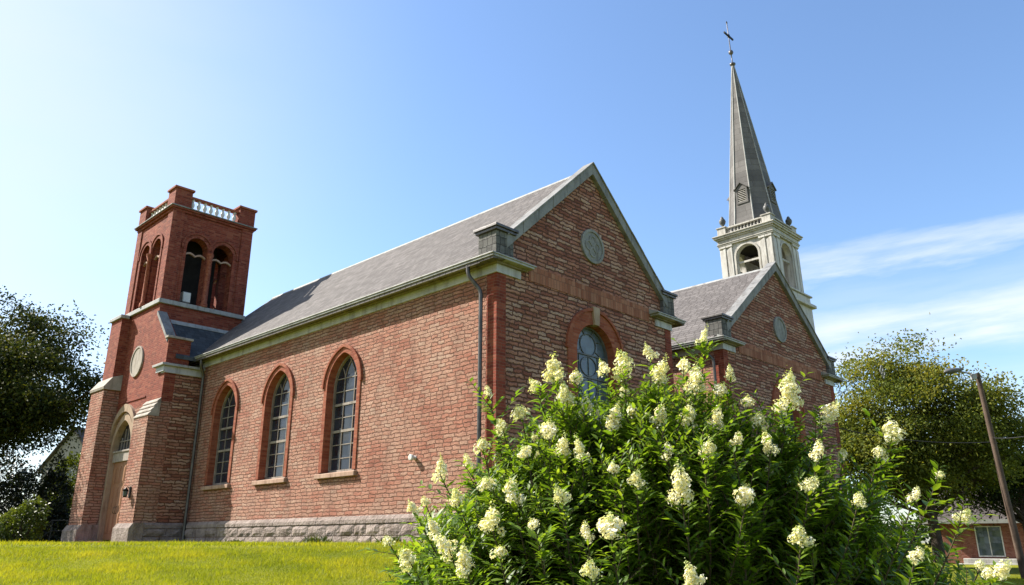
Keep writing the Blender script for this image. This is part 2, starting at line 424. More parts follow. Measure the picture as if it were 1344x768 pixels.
def arched_window(parent, loc, facing, hw, ow, z0, zs, zt, oz, cols, hood, glassm, pattern='grid', sill=True, key=False, loop=None):
    """one window part, built round its own centre foot (loc); facing 'X' looks to -X, 'Y' looks to -Y"""
    def P(a, d, z): return (d, a, z) if facing == 'X' else (a, d, z)
    def poly(pts, d): return [P(a, d, z) for a, z in pts]
    def vec(d): return (d, 0, 0) if facing == 'X' else (0, d, 0)
    zb = z0
    inner = arch2(0, hw, zb, zs, zt, 12); outer = arch2(0, ow, zb, zs, oz, 12)
    ring = outer + inner[::-1]
    m = MB().prism(poly(ring, -.03), vec(.34))
    # hood: a proud label ring over the arch
    i2 = arch2(0, ow - .01, zs - .02, zs, oz - .01, 12); o2 = arch2(0, ow + .07, zs - .02, zs, oz + .08, 12)
    m.prism(poly(o2 + i2[::-1], -.075), vec(.12))
    win = m.build('window', hood, parent, loc=loc, bevel=.008)
    # frame with muntins
    f = MB(); fw = .055
    fi = arch2(0, hw - fw, zb + fw, zs, zt - fw, 12); fo = arch2(0, hw - .002, zb, zs, zt - .002, 12)
    f.prism(poly(fo + fi[::-1], .20), vec(.10))
    f.box(*((.20, .30, -hw + .003, hw - .003) if facing == 'X' else (-hw + .003, hw - .003, .20, .30)), zb + .002, zb + fw + .004)
    t = .012
    def bar(a0, z0_, a1, z1_, t, dep=.232):
        d = Vector((a1 - a0, z1_ - z0_)); L = d.length
        if L < .01: return
        nrm = Vector((-d.y, d.x)) / L * t
        f.prism([P(a0 + nrm.x, dep, z0_ + nrm.y), P(a1 + nrm.x, dep, z1_ + nrm.y), P(a1 - nrm.x, dep, z1_ - nrm.y), P(a0 - nrm.x, dep, z0_ - nrm.y)], vec(.05))
    if pattern == 'grid':
        for k in range(1, cols):
            a = -hw + 2 * hw * k / cols
            top = zs + .25
            bar(a, zb, a, top, .013)
            # intersecting tracery in the head
            sg = -1 if a < 0 else 1
            pa, pz = a, top
            for q in range(1, 7):
                na = a - sg * (.42 * hw) * (q / 6) ** 1.6; nz_ = top + (zt - top - .10) * q / 6
                bar(pa, pz, na, nz_, .011, .231 + .001 * k); pa, pz = na, nz_
            pa, pz = a, top
            for q in range(1, 5):
                na = a + sg * (.30 * hw) * (q / 4) ** 1.6; nz_ = top + (zt - top) * .62 * q / 4
                if abs(na) > half_at(hw - fw, zs, zt - fw, nz_): break
                bar(pa, pz, na, nz_, .011, .2335 + .001 * k); pa, pz = na, nz_
        nrow = 7; zz = [zb + (zs + .25 - zb) * k / nrow for k in range(1, nrow + 1)]
        for i, zq in enumerate(zz):
            hh = half_at(hw, zs, zt, zq) - .01
            bar(-hh, zq, hh, zq, .035 if i in (2, 4) else .012, .222 if i in (2, 4) else .238)
    else:   # leaded ovals and diamonds
        for zq in np.arange(zb + .55, zs + .3, .62):
            hh = half_at(hw, zs, zt, zq) - .01; bar(-hh, zq, hh, zq, .018, .225)
        for k in (-1, 0, 1): bar(k * hw * .5, zb, k * hw * .5, zs, .009, .24)
        for cz, rz_ in ((zs + .30, .30),) + tuple((zq + .31, .26) for zq in np.arange(zb + .55, zs - .5, .62)):
            for side in (-1, 1):
                pr = None
                for q in range(13):
                    an = pi * q / 12 - pi / 2
                    a = side * math.cos(an) * hw * .42; zq = cz + math.sin(an) * rz_
                    if pr: bar(pr[0], pr[1], a, zq, .010, .236)
                    pr = (a, zq)
        for an in (35, 70, 110, 145):
            a0, z0q = math.cos(R(an)) * hw * .42, zs + .25 + math.sin(R(an)) * .32
            bar(a0, z0q, math.cos(R(an)) * hw * .92, zs + math.sin(R(an)) * (zt - zs) * .93, .010, .2375)
        for an in (-20, -160):
            a0, z0q = math.cos(R(an)) * hw * .42, zs + .25 + math.sin(R(an)) * .3
            bar(a0, z0q, math.cos(R(an)) * hw * .95, zs - .05, .010, .2385)
    f.build('frame', 'window_paint' if pattern == 'grid' else 'lead_grey', win)
    g = MB().prism(poly(arch2(0, hw - .004, zb + .004, zs, zt - .004, 12), .262), vec(.02))
    g.build('glazing', glassm, win)
    if sill:
        s_ = MB()
        def hx(a0, a1, d0, d1, z0a, z0b, z1a, z1b):
            s_.hexa([P(a0, d0, z0a), P(a1, d0, z0a), P(a1, d1, z0b), P(a0, d1, z0b), P(a0, d0, z1a), P(a1, d0, z1a), P(a1, d1, z1b), P(a0, d1, z1b)] if facing == 'Y'
                    else [P(a1, d0, z0a), P(a0, d0, z0a), P(a0, d1, z0b), P(a1, d1, z0b), P(a1, d0, z1a), P(a0, d0, z1a), P(a0, d1, z1b), P(a1, d1, z1b)])
        hx(-ow - .06, ow + .06, -.11, .31, zb - .17, zb - .17, zb - .05, zb + .03)
        s_.build('sill', 'sill_stone', win, bevel=.012)
    if key:
        k = MB(); k.prism([P(-.10, -.10, zt - .02), P(.10, -.10, zt - .02), P(.15, -.10, oz + .12), P(-.15, -.10, oz + .12)], vec(.2))
        k.build('keystone', 'door_stone', win, bevel=.01)
    return win
def copy_part(o, parent, loc):
    c = o.copy(); col.objects.link(c); c.parent = parent; c.location = loc
    for ch in list(o.children):
        d = ch.copy(); col.objects.link(d); d.parent = c
    return c

def pipe(parent, pts, r=.045):
    p = [Vector(q) for q in pts]; sm = []
    for i, q in enumerate(p):
        if 0 < i < len(p) - 1:
            a = (p[i - 1] - q); c = (p[i + 1] - q); la = min(.1, a.length * .4); lc = min(.1, c.length * .4)
            A = q + a.normalized() * la; Cc = q + c.normalized() * lc
            for t in (0, .5, 1): sm.append(A * (1 - t) ** 2 + q * 2 * t * (1 - t) + Cc * t * t)
        else: sm.append(q)
    d = MB().tube(sm, r, 8).build('downspout', 'pipe_metal', parent)
    return d

def rock_course(mb, along, a0, a1, face, z0, z1, hmin, wmin, wmax, back, sgn=-1, proud=.05):
    """rock-faced blocks in courses on a wall face; along 'Y': face is X=face ; along 'X': face is Y=face. Pillowed split faces."""
    z = z0
    while z < z1 - .02:
        h = min(hmin * random.uniform(.85, 1.2), z1 - z)
        if z1 - z - h < .08: h = z1 - z
        a = a0
        while a < a1 - .01:
            wd = random.uniform(wmin, wmax)
            if a1 - a - wd < wmin * .6: wd = a1 - a
            nx, nz = 5, 4; vs = []; g = .008
            pr = proud * random.uniform(.5, 1.3)
            for j in range(nz):
                for i in range(nx):
                    u_, v_ = i / (nx - 1), j / (nz - 1)
                    edge = (0 < i < nx - 1) and (0 < j < nz - 1)
                    d = (pr * random.uniform(.55, 1.25)) if edge else pr * .12
                    aa = a + g + u_ * (wd - 2 * g) + (random.uniform(-.02, .02) if edge else 0)
                    zz = z + g + v_ * (h - 2 * g) + (random.uniform(-.015, .015) if edge else 0)
                    dd = face + sgn * d
                    vs.append((dd, aa, zz) if along == 'Y' else (aa, dd, zz))
            fs = []
            for j in range(nz - 1):
                for i in range(nx - 1):
                    q = (j * nx + i, j * nx + i + 1, (j + 1) * nx + i + 1, (j + 1) * nx + i)
                    fs.append(q[::-1] if along == 'Y' else q)
            # sides back to the bed
            ring = [i for i in range(nx)] + [j * nx + nx - 1 for j in range(1, nz)] + [(nz - 1) * nx + i for i in range(nx - 2, -1, -1)] + [j * nx for j in range(nz - 2, 0, -1)]
            n0 = len(vs)
            for i in ring:
                q = vs[i]; vs.append((face - sgn * back, q[1], q[2]) if along == 'Y' else (q[0], face - sgn * back, q[2]))
            L = len(ring)
            for i in range(L):
                q = (ring[i], n0 + i, n0 + (i + 1) % L, ring[(i + 1) % L])
                fs.append(q[::-1] if along == 'Y' else q)
            mb.add(vs, fs)
            a += wd
        z += h

def hall(root, X0, hw, length, apex, eave=6.42, wallmat='rubble', gablemat='rubble_dark', holesL=(), holesG=(), med=None, org=(0, 0, 0)):
    """a gabled nave: gable in plane Y=0 facing -Y, long walls X0 and X0+2hw"""
    X1 = X0 + 2 * hw; xc = X0 + hw
    ztop = 6.13
    zin = 6.62; zap = apex - .33                                 # raking line under the coping
    sl = (zap - zin) / (hw - .05)
    T = .35
    def zr(x): return zap - sl * abs(x - xc)
    # walls
    MB().prism(LY(0)([(X0, PB), (X1, PB), (X1, 6.5), (X1 - .05, zin), (xc, zap), (X0 + .05, zin), (X0, 6.5)]), (0, T, 0), [LY(0)(h) for h in holesG]) \
        .build('gable_wall', gablemat, root, org)
    MB().prism(LX(X0)([(T, PB), (length, PB), (length, 6.4), (T, 6.4)]), (T, 0, 0), [LX(X0)(h) for h in holesL]).build('side_wall', wallmat, root, org)
    MB().box(X1 - T, X1, T, length, PB, 6.4).build('side_wall', wallmat, root, org)
    MB().prism(LY(length)([(X0, PB), (X1, PB), (X1, 6.4), (xc, 10.0 + (apex - 10.38)), (X0, 6.4)]), (0, T, 0)).build('gable_wall', gablemat, root, org)
    # roof
    ov = .40; ridge = apex - .14; rs = (ridge - eave) / (hw + ov); th = .11
    y0, y1 = .17, length + .45
    r = MB()
    for sgn in (-1, 1):
        xe = xc + sgn * (hw + ov)
        a, c = (xe, eave), (xc, ridge)
        lo = lambda p: (p[0], p[1] - th)
        pts = [a, c, (xc, ridge - th), (xe, eave - th)]
        r.prism([(p[0], y0 if i else y0, p[1]) for i, p in enumerate(pts)], (0, y1 - y0, 0))
        # roof edge forward of the gable, over the kneeler
        r.prism([(p[0], -.28, p[1]) for p in ((xe, eave + .004), (xe - sgn * .55, eave + .55 * rs * .25), (xe - sgn * .55, eave - .02), (xe, eave - .09))], (0, .74, 0))
    r.build('roof', ['slate_roof'], root, org)
    MB().prism([(xc - .08, y0 + .06, ridge - .07), (xc, y0 + .06, ridge + .012), (xc + .08, y0 + .06, ridge - .07), (xc + .08, y0 + .06, ridge - .05), (xc, y0 + .06, ridge + .035), (xc - .08, y0 + .06, ridge - .05)], (0, y1 - y0 - .05, 0)) \
        .build('ridge_cap', 'trim_grey', root, org)
    # eaves: frieze board, bed mould, gutter, on both sides and returned on the gable
    for sgn in (-1, 1):
        xw = X0 if sgn < 0 else X1
        def q(d): return xw + sgn * d
        def bx(mb, d0, d1, ya, yb, z0, z1):
            a, c = sorted((q(d0), q(d1))); mb.box(a, c, ya, yb, z0, z1)
        ret = .80                                                  # length of the return on the gable
        f = MB(); bx(f, -.02, .05, -.05, length, ztop, 6.335)
        a, c = sorted((q(-.021), q(-ret))); f.box(a, c, -.05, .02, ztop, 6.335)
        f.build('frieze', 'trim_cream', root, org, bevel=.006)
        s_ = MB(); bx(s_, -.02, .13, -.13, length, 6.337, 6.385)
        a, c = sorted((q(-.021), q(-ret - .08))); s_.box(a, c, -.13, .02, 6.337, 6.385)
        s_.build('bed_mould', 'soffit_shade', root, org, bevel=.01)
        s2 = MB(); bx(s2, -.02, ov - .02, -.24, length + .3, eave - .135 + .1, eave - .135 + .115)
        g = MB()
        bx(g, .20, ov + .03, -.30, length + .4, 6.386, 6.44)
        a, c = sorted((q(.199), q(-ret - .22))); g.box(a, c, -.30, .02, 6.386, 6.44)
        bx(g, .26, ov + .055, -.325, length + .42, 6.441, 6.475)
        a, c = sorted((q(.259), q(-ret - .28)))
        # sloping weathering of the return
        g.prism([(a, -.325, 6.441), (a, .02, 6.441), (a, .02, 6.60), (a, -.325, 6.475)], (c - a, 0, 0))
        g.build('cornice', 'trim_grey', root, org, bevel=.008)
        sof = MB(); bx(sof, .13, .20, -.2, length, 6.386, 6.40); sof.build('soffit', 'soffit_shade', root, org)
        # square block at the foot of the coping
        bl = MB(); bx(bl, .14, -.46, -.12, .50, 6.48, 7.16)
        bo = bl.build('kneeler_block', 'block_slate', root, org, bevel=.012)
        cp = MB(); bx(cp, .20, -.52, -.18, .56, 7.161, 7.23); bx(cp, .24, -.56, -.22, .60, 7.231, 7.30); cp.build('cap', 'pipe_metal', bo, org, bevel=.01)
    # coping
    cpn = MB()
    for sgn in (-1, 1):
        xa = xc + sgn * (hw - .22); xb = xc
        za = zr(xa)
        n_ = 6; k_ = (zap - za) / (xb - xa); rise = apex - zap
        for q_ in range(n_):
            xs_, xe_ = xa + (xb - xa) * q_ / n_, xa + (xb - xa) * (q_ + 1) / n_
            if q_ < n_ - 1: xe_ -= (xb - xa) / abs(xb - xa) * .010
            zs_, ze_ = za + k_ * (xs_ - xa), za + k_ * (xe_ - xa); jy = random.uniform(-.006, .006)
            cpn.prism([(x_, -.13 + jy, z_) for x_, z_ in ((xs_, zs_), (xe_, ze_), (xe_, ze_ + rise), (xs_, zs_ + rise))], (0, .32, 0))
            cpn.prism([(x_, -.17 + jy, z_) for x_, z_ in ((xs_, zs_ + rise), (xe_, ze_ + rise), (xe_, ze_ + rise + .05), (xs_, zs_ + rise + .05))], (0, .38, 0))
    cpn.build('coping', 'coping_stone', root, org, bevel=.012)
    # soldier course between the cornice returns
    MB().box(X0 + 1.12, X1 - 1.12, -.018, .05, 6.20, 6.60).build('soldier_band', 'soldier_brick', root, org)
    # corner quoins in red brick
    for xw, sgn in ((X0, -1), (X1, 1)):
        qn = MB()
        a, c = sorted((xw - sgn * .30, xw + sgn * .014))
        qn.box(a, c, -.014, .0, .62, ztop)
        a, c = sorted((xw, xw + sgn * .014)); qn.box(a, c, .001, .32, .62, ztop)
        qn.build('quoin', 'red_brick', root, org)
    # medallion
    mz, mr_ = med
    md = MB(); pr = [(mr_, -.05), (mr_, .03)]
    ring = [(xc + math.cos(2 * pi * k / 40) * mr_, mz + math.sin(2 * pi * k / 40) * mr_) for k in range(40)]
    inn = [(xc + math.cos(2 * pi * k / 40) * mr_ * .84, mz + math.sin(2 * pi * k / 40) * mr_ * .84) for k in range(40)]
    md.prism(LY(-.06)(ring), (0, .09, 0), [LY(-.06)(inn)])
    md.prism(LY(-.03)(inn), (0, .05, 0))
    mo = md.build('medallion', 'medallion_stone', root, org, bevel=.006)
    rel = MB()
    for k in range(4):       # carved quatrefoil relief
        cxq, czq = xc + math.cos(pi / 2 * k) * mr_ * .34, mz + math.sin(pi / 2 * k) * mr_ * .34
        lobe = [(cxq + math.cos(2 * pi * i / 18) * mr_ * .32, czq + math.sin(2 * pi * i / 18) * mr_ * .32) for i in range(18)]
        li = [(cxq + math.cos(2 * pi * i / 18) * mr_ * .22, czq + math.sin(2 * pi * i / 18) * mr_ * .22) for i in range(18)]
        rel.prism(LY(-.048 - .001 * k)(lobe), (0, .03, 0), [LY(-.048 - .001 * k)(li)])
    rel.build('relief', 'medallion_stone', mo)
    # plinth: rock faced blocks under a chamfered top course
    pl = MB()
    rock_course(pl, 'Y', .0, length, X0 - .05, -.75, .46, .30, .5, 1.1, .1)
    rock_course(pl, 'X', X0, X1, -.05, -1.4, .46, .30, .5, 1.1, .1)
    pl.build('plinth', 'plinth_stone', root, org)
    ct = MB()
    for a0_ in np.arange(0, length - .3, 1.15):
        a1_ = min(a0_ + 1.142, length)
        ct.prism([(X0 - .085, a0_, .462), (X0 + .01, a0_, .462), (X0 + .01, a0_, .66), (X0 - .015, a0_, .66), (X0 - .085, a0_, .56)], (0, a1_ - a0_, 0))
    for a0_ in np.arange(X0, X1 - .3, 1.15):
        a1_ = min(a0_ + 1.142, X1)
        ct.prism([(a0_, -.085, .462), (a0_, .01, .462), (a0_, .01, .66), (a0_, -.015, .66), (a0_, -.085, .56)], (a1_ - a0_, 0, 0))
    ct.build('plinth_cap', 'plinth_stone', root, org, bevel=.012)

# ------------------------------------------------------------------ the near hall
hall_root = empty('church_hall', C0, RZ, 'brown brick church hall with three arched side windows and the nearest gable', 'church')
HX, HHW, HL = 0., 3.73, 17.2
wz = dict(hw=.74, ow=.90, z0=1.86, zs=4.27, zt=5.20, oz=5.36)
wc = (6.17, 9.69, 13.2)
gz = dict(hw=.80, ow=1.17, z0=1.75, zs=4.76, zt=5.56, oz=5.93)
hmid = lambda d, c: arch2(c, (d['hw'] + d['ow']) / 2, d['z0'] - .06, d['zs'], (d['zt'] + d['oz']) / 2, 12)
hall(hall_root, HX, HHW, HL, 10.36, holesL=[hmid(wz, c) for c in wc], holesG=[hmid(gz, HHW)], med=(7.83, .50))
w0 = arched_window(hall_root, (0, wc[0], 0), 'X', cols=3, hood='arch_brick', glassm='old_glass', **wz)
for c in wc[1:]: copy_part(w0, hall_root, (0, c, 0))
arched_window(hall_root, (HHW, 0, 0), 'Y', cols=3, hood='arch_brick', glassm='leaded_glass', pattern='lead', key=True, **gz)
pipe(hall_root, [(-.36, .62, 6.42), (-.36, .62, 6.12), (-.13, .40, 5.72), (-.13, .40, -.1)], .05)
pipe(hall_root, [(-.33, 14.85, 6.40), (-.33, 14.85, 6.1), (-.12, 15.0, 5.8), (-.12, 15.0, -.1)], .055)

# ------------------------------------------------------------------ the second hall
wing_org = (10.64, 0, 0)
wing = empty('church_wing', W(10.64, 0), RZ, 'second brick gabled hall standing in front of the white steeple', 'church')
WHW = 4.5; WXC = 10.64 + WHW
gz2 = dict(hw=.82, ow=1.22, z0=1.75, zs=4.52, zt=5.34, oz=5.74)
hall(wing, 10.64, WHW, 15.0, 10.36, holesG=[hmid(gz2, WXC)], med=(7.68, .50), org=wing_org)
arched_window(wing, (WHW, 0, 0), 'Y', cols=3, hood='arch_brick', glassm='leaded_glass', pattern='lead', **gz2)
pipe(wing, [(-.36, .55, 6.42), (-.36, .55, 6.15), (-.12, .30, 5.8), (-.12, .30, -.1)], .05)

# ------------------------------------------------------------------ bell tower with its entrance porch
TO = (-1.4, 18.35, 0)
tower = empty('bell_tower', W(*TO), RZ, 'red brick bell tower with arched door and white balustrade at the far end', 'bell tower')
F = -1.40; ya, yb = 15.3, 21.4; by0, by1 = 16.62, 20.05; bx0, bx1 = F, 1.88
door = dict(hw=1.02, z0=PB, zs=3.2, zt=4.62)
dc = 18.3
dh = arch2(dc, 1.02, GZ, 3.25, 4.62, 10)
# lower (rubble) and upper (red brick) front of the porch
lowtop = 4.35
def clip_low(pts): return pts
MB().prism(LX(F)([(ya, PB), (dc - 1.02, PB)] + arch2(dc, 1.02, PB, 3.25, 4.62, 12)[1:-1] + [(dc + 1.02, PB), (yb, PB), (yb, 4.75), (ya, 4.75)]), (.4, 0, 0)).build('lower_wall', 'rubble', tower, TO)
g = MB()
g.prism(LX(F)([(ya, 4.751), (yb, 4.751), (yb, 6.1), (yb - .05, 6.9), (by1, 8.15), (by1, 8.62), (by0, 8.62), (by0, 8.15), (ya + .05, 6.9), (ya, 6.1)]), (.4, 0, 0))
g.box(F + .4, bx1, by0, by0 + .35, 6.0, 8.62); g.box(F + .4, bx1, by1 - .35, by1, 6.0, 8.62); g.box(bx1 - .35, bx1, by0 + .35, by1 - .35, 6.0, 8.62)
g.build('upper_wall', 'red_brick', tower, TO)
for y0_ in (ya, yb - .35): MB().box(F + .4, .0, y0_, y0_ + .35, PB, 5.76).build('side_wall', 'rubble_dark', tower, TO)
# porch eaves + kneelers
for yy, sg in ((ya, -1), (yb, 1)):
    e = MB()
    a, c = sorted((yy - sg * .3, yy + sg * .05)); e.box(F - .02, 0, a, c, 5.761, 6.0)
    a, c = sorted((yy - sg * .62, yy + sg * .05)); e.box(F - .08, F - .021, a, c, 5.80, 6.0)
    e.build('frieze', 'trim_cream', tower, TO, bevel=.008)
    e = MB()
    a, c = sorted((yy - sg * .75, yy + sg * .17)); e.box(F - .18, 0, a, c, 6.001, 6.09)
    e.build('cornice', 'trim_grey', tower, TO, bevel=.01)
    k = MB()
    a, c = sorted((yy - sg * .10, yy + sg * .06)); k.box(F - .04, -.62, a, c, 6.091, 7.02)
    ko = k.build('kneeler', 'red_brick', tower, TO)
    k = MB(); a, c = sorted((yy - sg * .16, yy + sg * .12)); k.box(F - .10, -.56, a, c, 7.021, 7.10); k.build('cap', 'pale_stone', ko, TO, bevel=.01)
    cp = MB(); y_in = by0 if sg < 0 else by1
    p = [(yy - sg * .02, 6.86), (y_in, 8.16), (y_in, 8.32), (yy - sg * .02, 7.02)]
    cp.prism(LX(F - .07)(p), (.36, 0, 0)); cp.build('coping', 'coping_stone', tower, TO, bevel=.01)
# porch roof: two slopes running back into the nave roof
pr = MB()
for yy, sg in ((ya - .12, -1), (yb + .12, 1)):
    y_in = 18.35
    zi = 6.75 + .79 * (abs(y_in - yy))
    p = [(yy, 6.55), (y_in, zi - .2), (y_in, zi - .3), (yy, 6.45)]
    if sg < 0:
        p = [(yy, 6.42), (by0, 7.98), (by0, 7.86), (yy, 6.30)]
        pr.prism(LX(F + .28)(p), (3.3, 0, 0))
    else:
        p = [(yy, 6.42), (by1, 7.98), (by1, 7.86), (yy, 6.30)]
        pr.prism(LX(F + .28)(p), (3.3, 0, 0))
pr.build('roof', 'slate_shaded', tower, TO)
# lead flashing where belfry meets porch roof
MB().prism([(F + .3, by0 - .004, 8.07), (F + .3, by0 - .10, 7.93), (F + .3, by0 - .10, 7.90), (F + .3, by0 - .004, 7.95)], (2.9, 0, 0)).build('flashing', 'trim_grey', tower, TO)
# buttresses
def buttress(y0, y1, f0, f1, z_a, z_b, mat_low='rubble'):
    m = MB(); fr = F - .35 
    m.box(fr, F, y0, y1, PB, z_a)
    o = m.build('buttress', mat_low, tower, TO)
    c = MB(); n = 4
    for k in range(n):
        t0, t1 = k / n, (k + 1) / n
        c.prism([(fr - .03 + .35 * t0, y0 - .02, z_a + (z_b - z_a) * t0 + .001), (F + .01, y0 - .02, z_a + (z_b - z_a) * t0 + .001), (F + .01, y0 - .02, z_a + (z_b - z_a) * t1), (fr + .35 * t1, y0 - .02, z_a + (z_b - z_a) * t1), (fr - .03 + .35 * t0, y0 - .02, z_a + (z_b - z_a) * (t0 + .25 / n))], (0, y1 - y0 + .04, 0))
    c.build('weathering', 'pale_stone', o, TO, bevel=.006)
    b_ = MB(); b_.prism([(fr - .13, y0 - .09, PB), (F, y0 - .09, PB), (F, y0 - .09, .62), (fr - .02, y0 - .09, .62), (fr - .13, y0 - .09, .46)], (0, y1 - y0 + .18, 0))
    b_.build('base', 'plinth_stone', o, TO, bevel=.015)
    return o
buttress(15.3, 16.55, 0, 0, 4.2, 4.86)
# the left buttress is taller: two stages, the lower one leaning out
bo = MB()
bo.box(F - .36, F, 19.35, 20.45, 5.9, 8.50)
o = bo.build('buttress', 'red_brick', tower, TO)
c = MB(); c.prism([(F - .62, 19.32, 5.62), (F + .01, 19.32, 5.62), (F + .01, 19.32, 6.25), (F - .36, 19.32, 6.12), (F - .64, 19.32, 5.72)], (0, 1.5, 0)); c.build('weathering', 'pale_stone', o, TO, bevel=.01)
bl = MB(); bl.hexa([(F - .62, 19.4, PB), (F + .01, 19.4, PB), (F + .01, 20.75, PB), (F - .62, 20.75, PB), (F - .58, 19.4, 5.62), (F + .01, 19.4, 5.62), (F + .01, 20.75, 5.62), (F - .58, 20.75, 5.62)][0:4] +
                   [(F - .58, 19.4, 5.62), (F + .01, 19.4, 5.62), (F + .01, 20.75, 5.62), (F - .58, 20.75, 5.62)])
o2 = bl.build('buttress', 'rubble', tower, TO)
b_ = MB(); b_.prism([(F - .76, 19.3, PB), (F, 19.3, PB), (F, 19.3, .62), (F - .63, 19.3, .62), (F - .76, 19.3, .42)], (0, 1.55, 0)); b_.build('base', 'plinth_stone', o2, TO, bevel=.015)
# plinths of the porch
p_ = MB()
rock_course(p_, 'X', F, -.05, ya - .04, -.75, .46, .3, .5, .9, .06)
p_.prism([(F, ya - .08, .462), (F, ya + .01, .462), (F, ya + .01, .64), (F, ya - .01, .64), (F, ya - .08, .56)], (1.35, 0, 0))
p_.build('plinth', 'plinth_stone', tower, TO)
# door: stone surround, transom, fanlight, double leaf
dr = MB()
oi = arch2(dc, .88, GZ, 3.25, 4.38, 12); oo = arch2(dc, 1.06, GZ, 3.25, 4.66, 12)
dr.prism(LX(F - .03)(oo + oi[::-1]), (.50, 0, 0))
h1 = arch2(dc, 1.07, 3.6, 3.6, 4.69, 12); h2 = arch2(dc, 1.24, 3.6, 3.6, 4.98, 12)
dr.prism(LX(F - .10)(h2 + h1[::-1]), (.14, 0, 0))
do = dr.build('doorway', 'door_stone', tower, TO, bevel=.012)
t_ = MB(); t_.box(F + .06, F + .46, dc - .88, dc + .88, 2.86, 3.20); t_.box(F + .02, F + .46, dc - .88, dc + .88, 3.201, 3.27); t_.build('transom', 'pale_stone', do, TO, bevel=.01)
gl = MB().prism(LX(F + .20)(arch2(dc, .88, 3.272, 3.274, 4.38, 12)), (.02, 0, 0)); gl.build('fanlight', 'old_glass', do, TO)
fm = MB()
for k in range(-2, 3):
    fm.box(F + .16, F + .20, dc + k * .27 - .015, dc + k * .27 + .015, 3.272, 3.28 + (1.0 if k == 0 else .8 if abs(k) == 1 else .5))
fm.box(F + .158, F + .198, dc - .72, dc + .72, 3.62, 3.65); fm.build('glazing_bar', 'window_paint', do, TO)
for sg in (-1, 1):
    d = MB(); a, c = sorted((dc + sg * .006, dc + sg * .88)); d.box(F + .14, F + .20, a, c, GZ + .12, 2.858)
    for zz0, zz1 in ((.32, 1.05), (1.2, 1.95), (2.08, 2.7)):
        w_ = (c - a)
        for q in (.10, .55):
            y0_, y1_ = a + w_ * q, a + w_ * (q + .36)
            d.box(F + .125, F + .142, y0_, y1_, zz0, zz1); d.box(F + .112, F + .126, y0_ + .05, y1_ - .05, zz0 + .06, zz1 - .06)
    dd = d.build('door', 'door_wood', tower, TO, bevel=.006)
    hd = MB().tube([(F + .13, dc + sg * .09, 1.0), (F + .07, dc + sg * .09, 1.02), (F + .07, dc + sg * .09, 1.22), (F + .13, dc + sg * .09, 1.24)], .013, 6)
    hd.build('handle', 'bronze', dd, TO)
st = MB(); st.box(F - .55, F + .13, dc - 1.0, dc + 1.0, PB, .03); st.box(F - .95, F - .551, dc - 1.2, dc + 1.2, PB, -.01); st.build('doorstep', 'red_step', tower, TO, bevel=.012)
# medallion on the tower front
md = MB(); cyy, czz, rr = 18.02, 6.58, .56
ring = [(cyy + math.cos(2 * pi * k / 40) * rr, czz + math.sin(2 * pi * k / 40) * rr * 1.08) for k in range(40)]
inn = [(cyy + math.cos(2 * pi * k / 40) * rr * .86, czz + math.sin(2 * pi * k / 40) * rr * .94) for k in range(40)]
md.prism(LX(F - .06)(ring), (.09, 0, 0), [LX(F - .06)(inn)]); md.prism(LX(F - .035)(inn), (.05, 0, 0))
md.build('medallion', 'pale_stone', tower, TO, bevel=.006)
MB().box(F - .03, F + .05, 16.7, 19.2, 5.05, 5.10).build('string_course', 'red_brick', tower, TO)
# belfry walls, each side with twin arches
zb0, zb1 = 8.621, 12.45
fc, sc_ = (bx0 + bx1) / 2, (by0 + by1) / 2
ohw, osp, ozs, ozt = .42, .54, 11.13, 11.56
def twin(c): return [arch2(c - osp, ohw, 8.83, ozs, ozt, 10), arch2(c + osp, ohw, 8.83, ozs, ozt, 10)]
bw = MB(); T = .42
bw.prism(LY(by0)([(bx0, zb0), (bx1, zb0), (bx1, zb1), (bx0, zb1)]), (0, T, 0), [LY(by0)(h) for h in twin(fc)])
bw.prism(LY(by1)([(bx0, zb0), (bx1, zb0), (bx1, zb1), (bx0, zb1)]), (0, -T, 0), [LY(by1)(h) for h in twin(fc)])
bw.prism(LX(bx0)([(by0 + T, zb0), (by1 - T, zb0), (by1 - T, zb1), (by0 + T, zb1)]), (T, 0, 0), [LX(bx0)(h) for h in twin(sc_)])
bw.prism(LX(bx1)([(by0 + T, zb0), (by1 - T, zb0), (by1 - T, zb1), (by0 + T, zb1)]), (-T, 0, 0), [LX(bx1)(h) for h in twin(sc_)])
bw.build('belfry_wall', 'red_brick', tower, TO)
MB().box(bx0 + .95, bx1 - .95, by0 + .95, by1 - .95, 8.6, 12.4).build('dark_core', 'belfry_dark', tower, TO)  # near-black box added inside so the openings look dark
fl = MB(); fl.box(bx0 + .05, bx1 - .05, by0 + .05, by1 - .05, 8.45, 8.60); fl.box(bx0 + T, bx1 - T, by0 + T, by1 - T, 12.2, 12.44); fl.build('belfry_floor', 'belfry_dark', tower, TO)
# slim corner piers of the belfry
for xx, sx in ((bx0, -1), (bx1, 1)):
    for yy, sy in ((by0, -1), (by1, 1)):
        a, c = sorted((xx - sx * .42, xx + sx * .045)); e_, f_ = sorted((yy - sy * .42, yy + sy * .045))
        MB().box(a, c, e_, f_, 8.80, 12.46).build('corner_pier', 'red_brick', tower, TO)
# stone string under the openings
sc0 = MB(); o_ = .10
sc0.box(bx0 - o_, bx1 + o_, by0 - o_, by0 + .0, 8.63, 8.80); sc0.box(bx0 - o_, bx1 + o_, by1, by1 + o_, 8.63, 8.80)
sc0.box(bx0 - o_, bx0, by0, by1, 8.63, 8.80); sc0.box(bx1, bx1 + o_, by0, by1, 8.63, 8.80)
sc0.box(F - .44, F - .101, 19.28, 20.52, 8.501, 8.64)
sc0.build('string_course', 'trim_grey', tower, TO, bevel=.015)
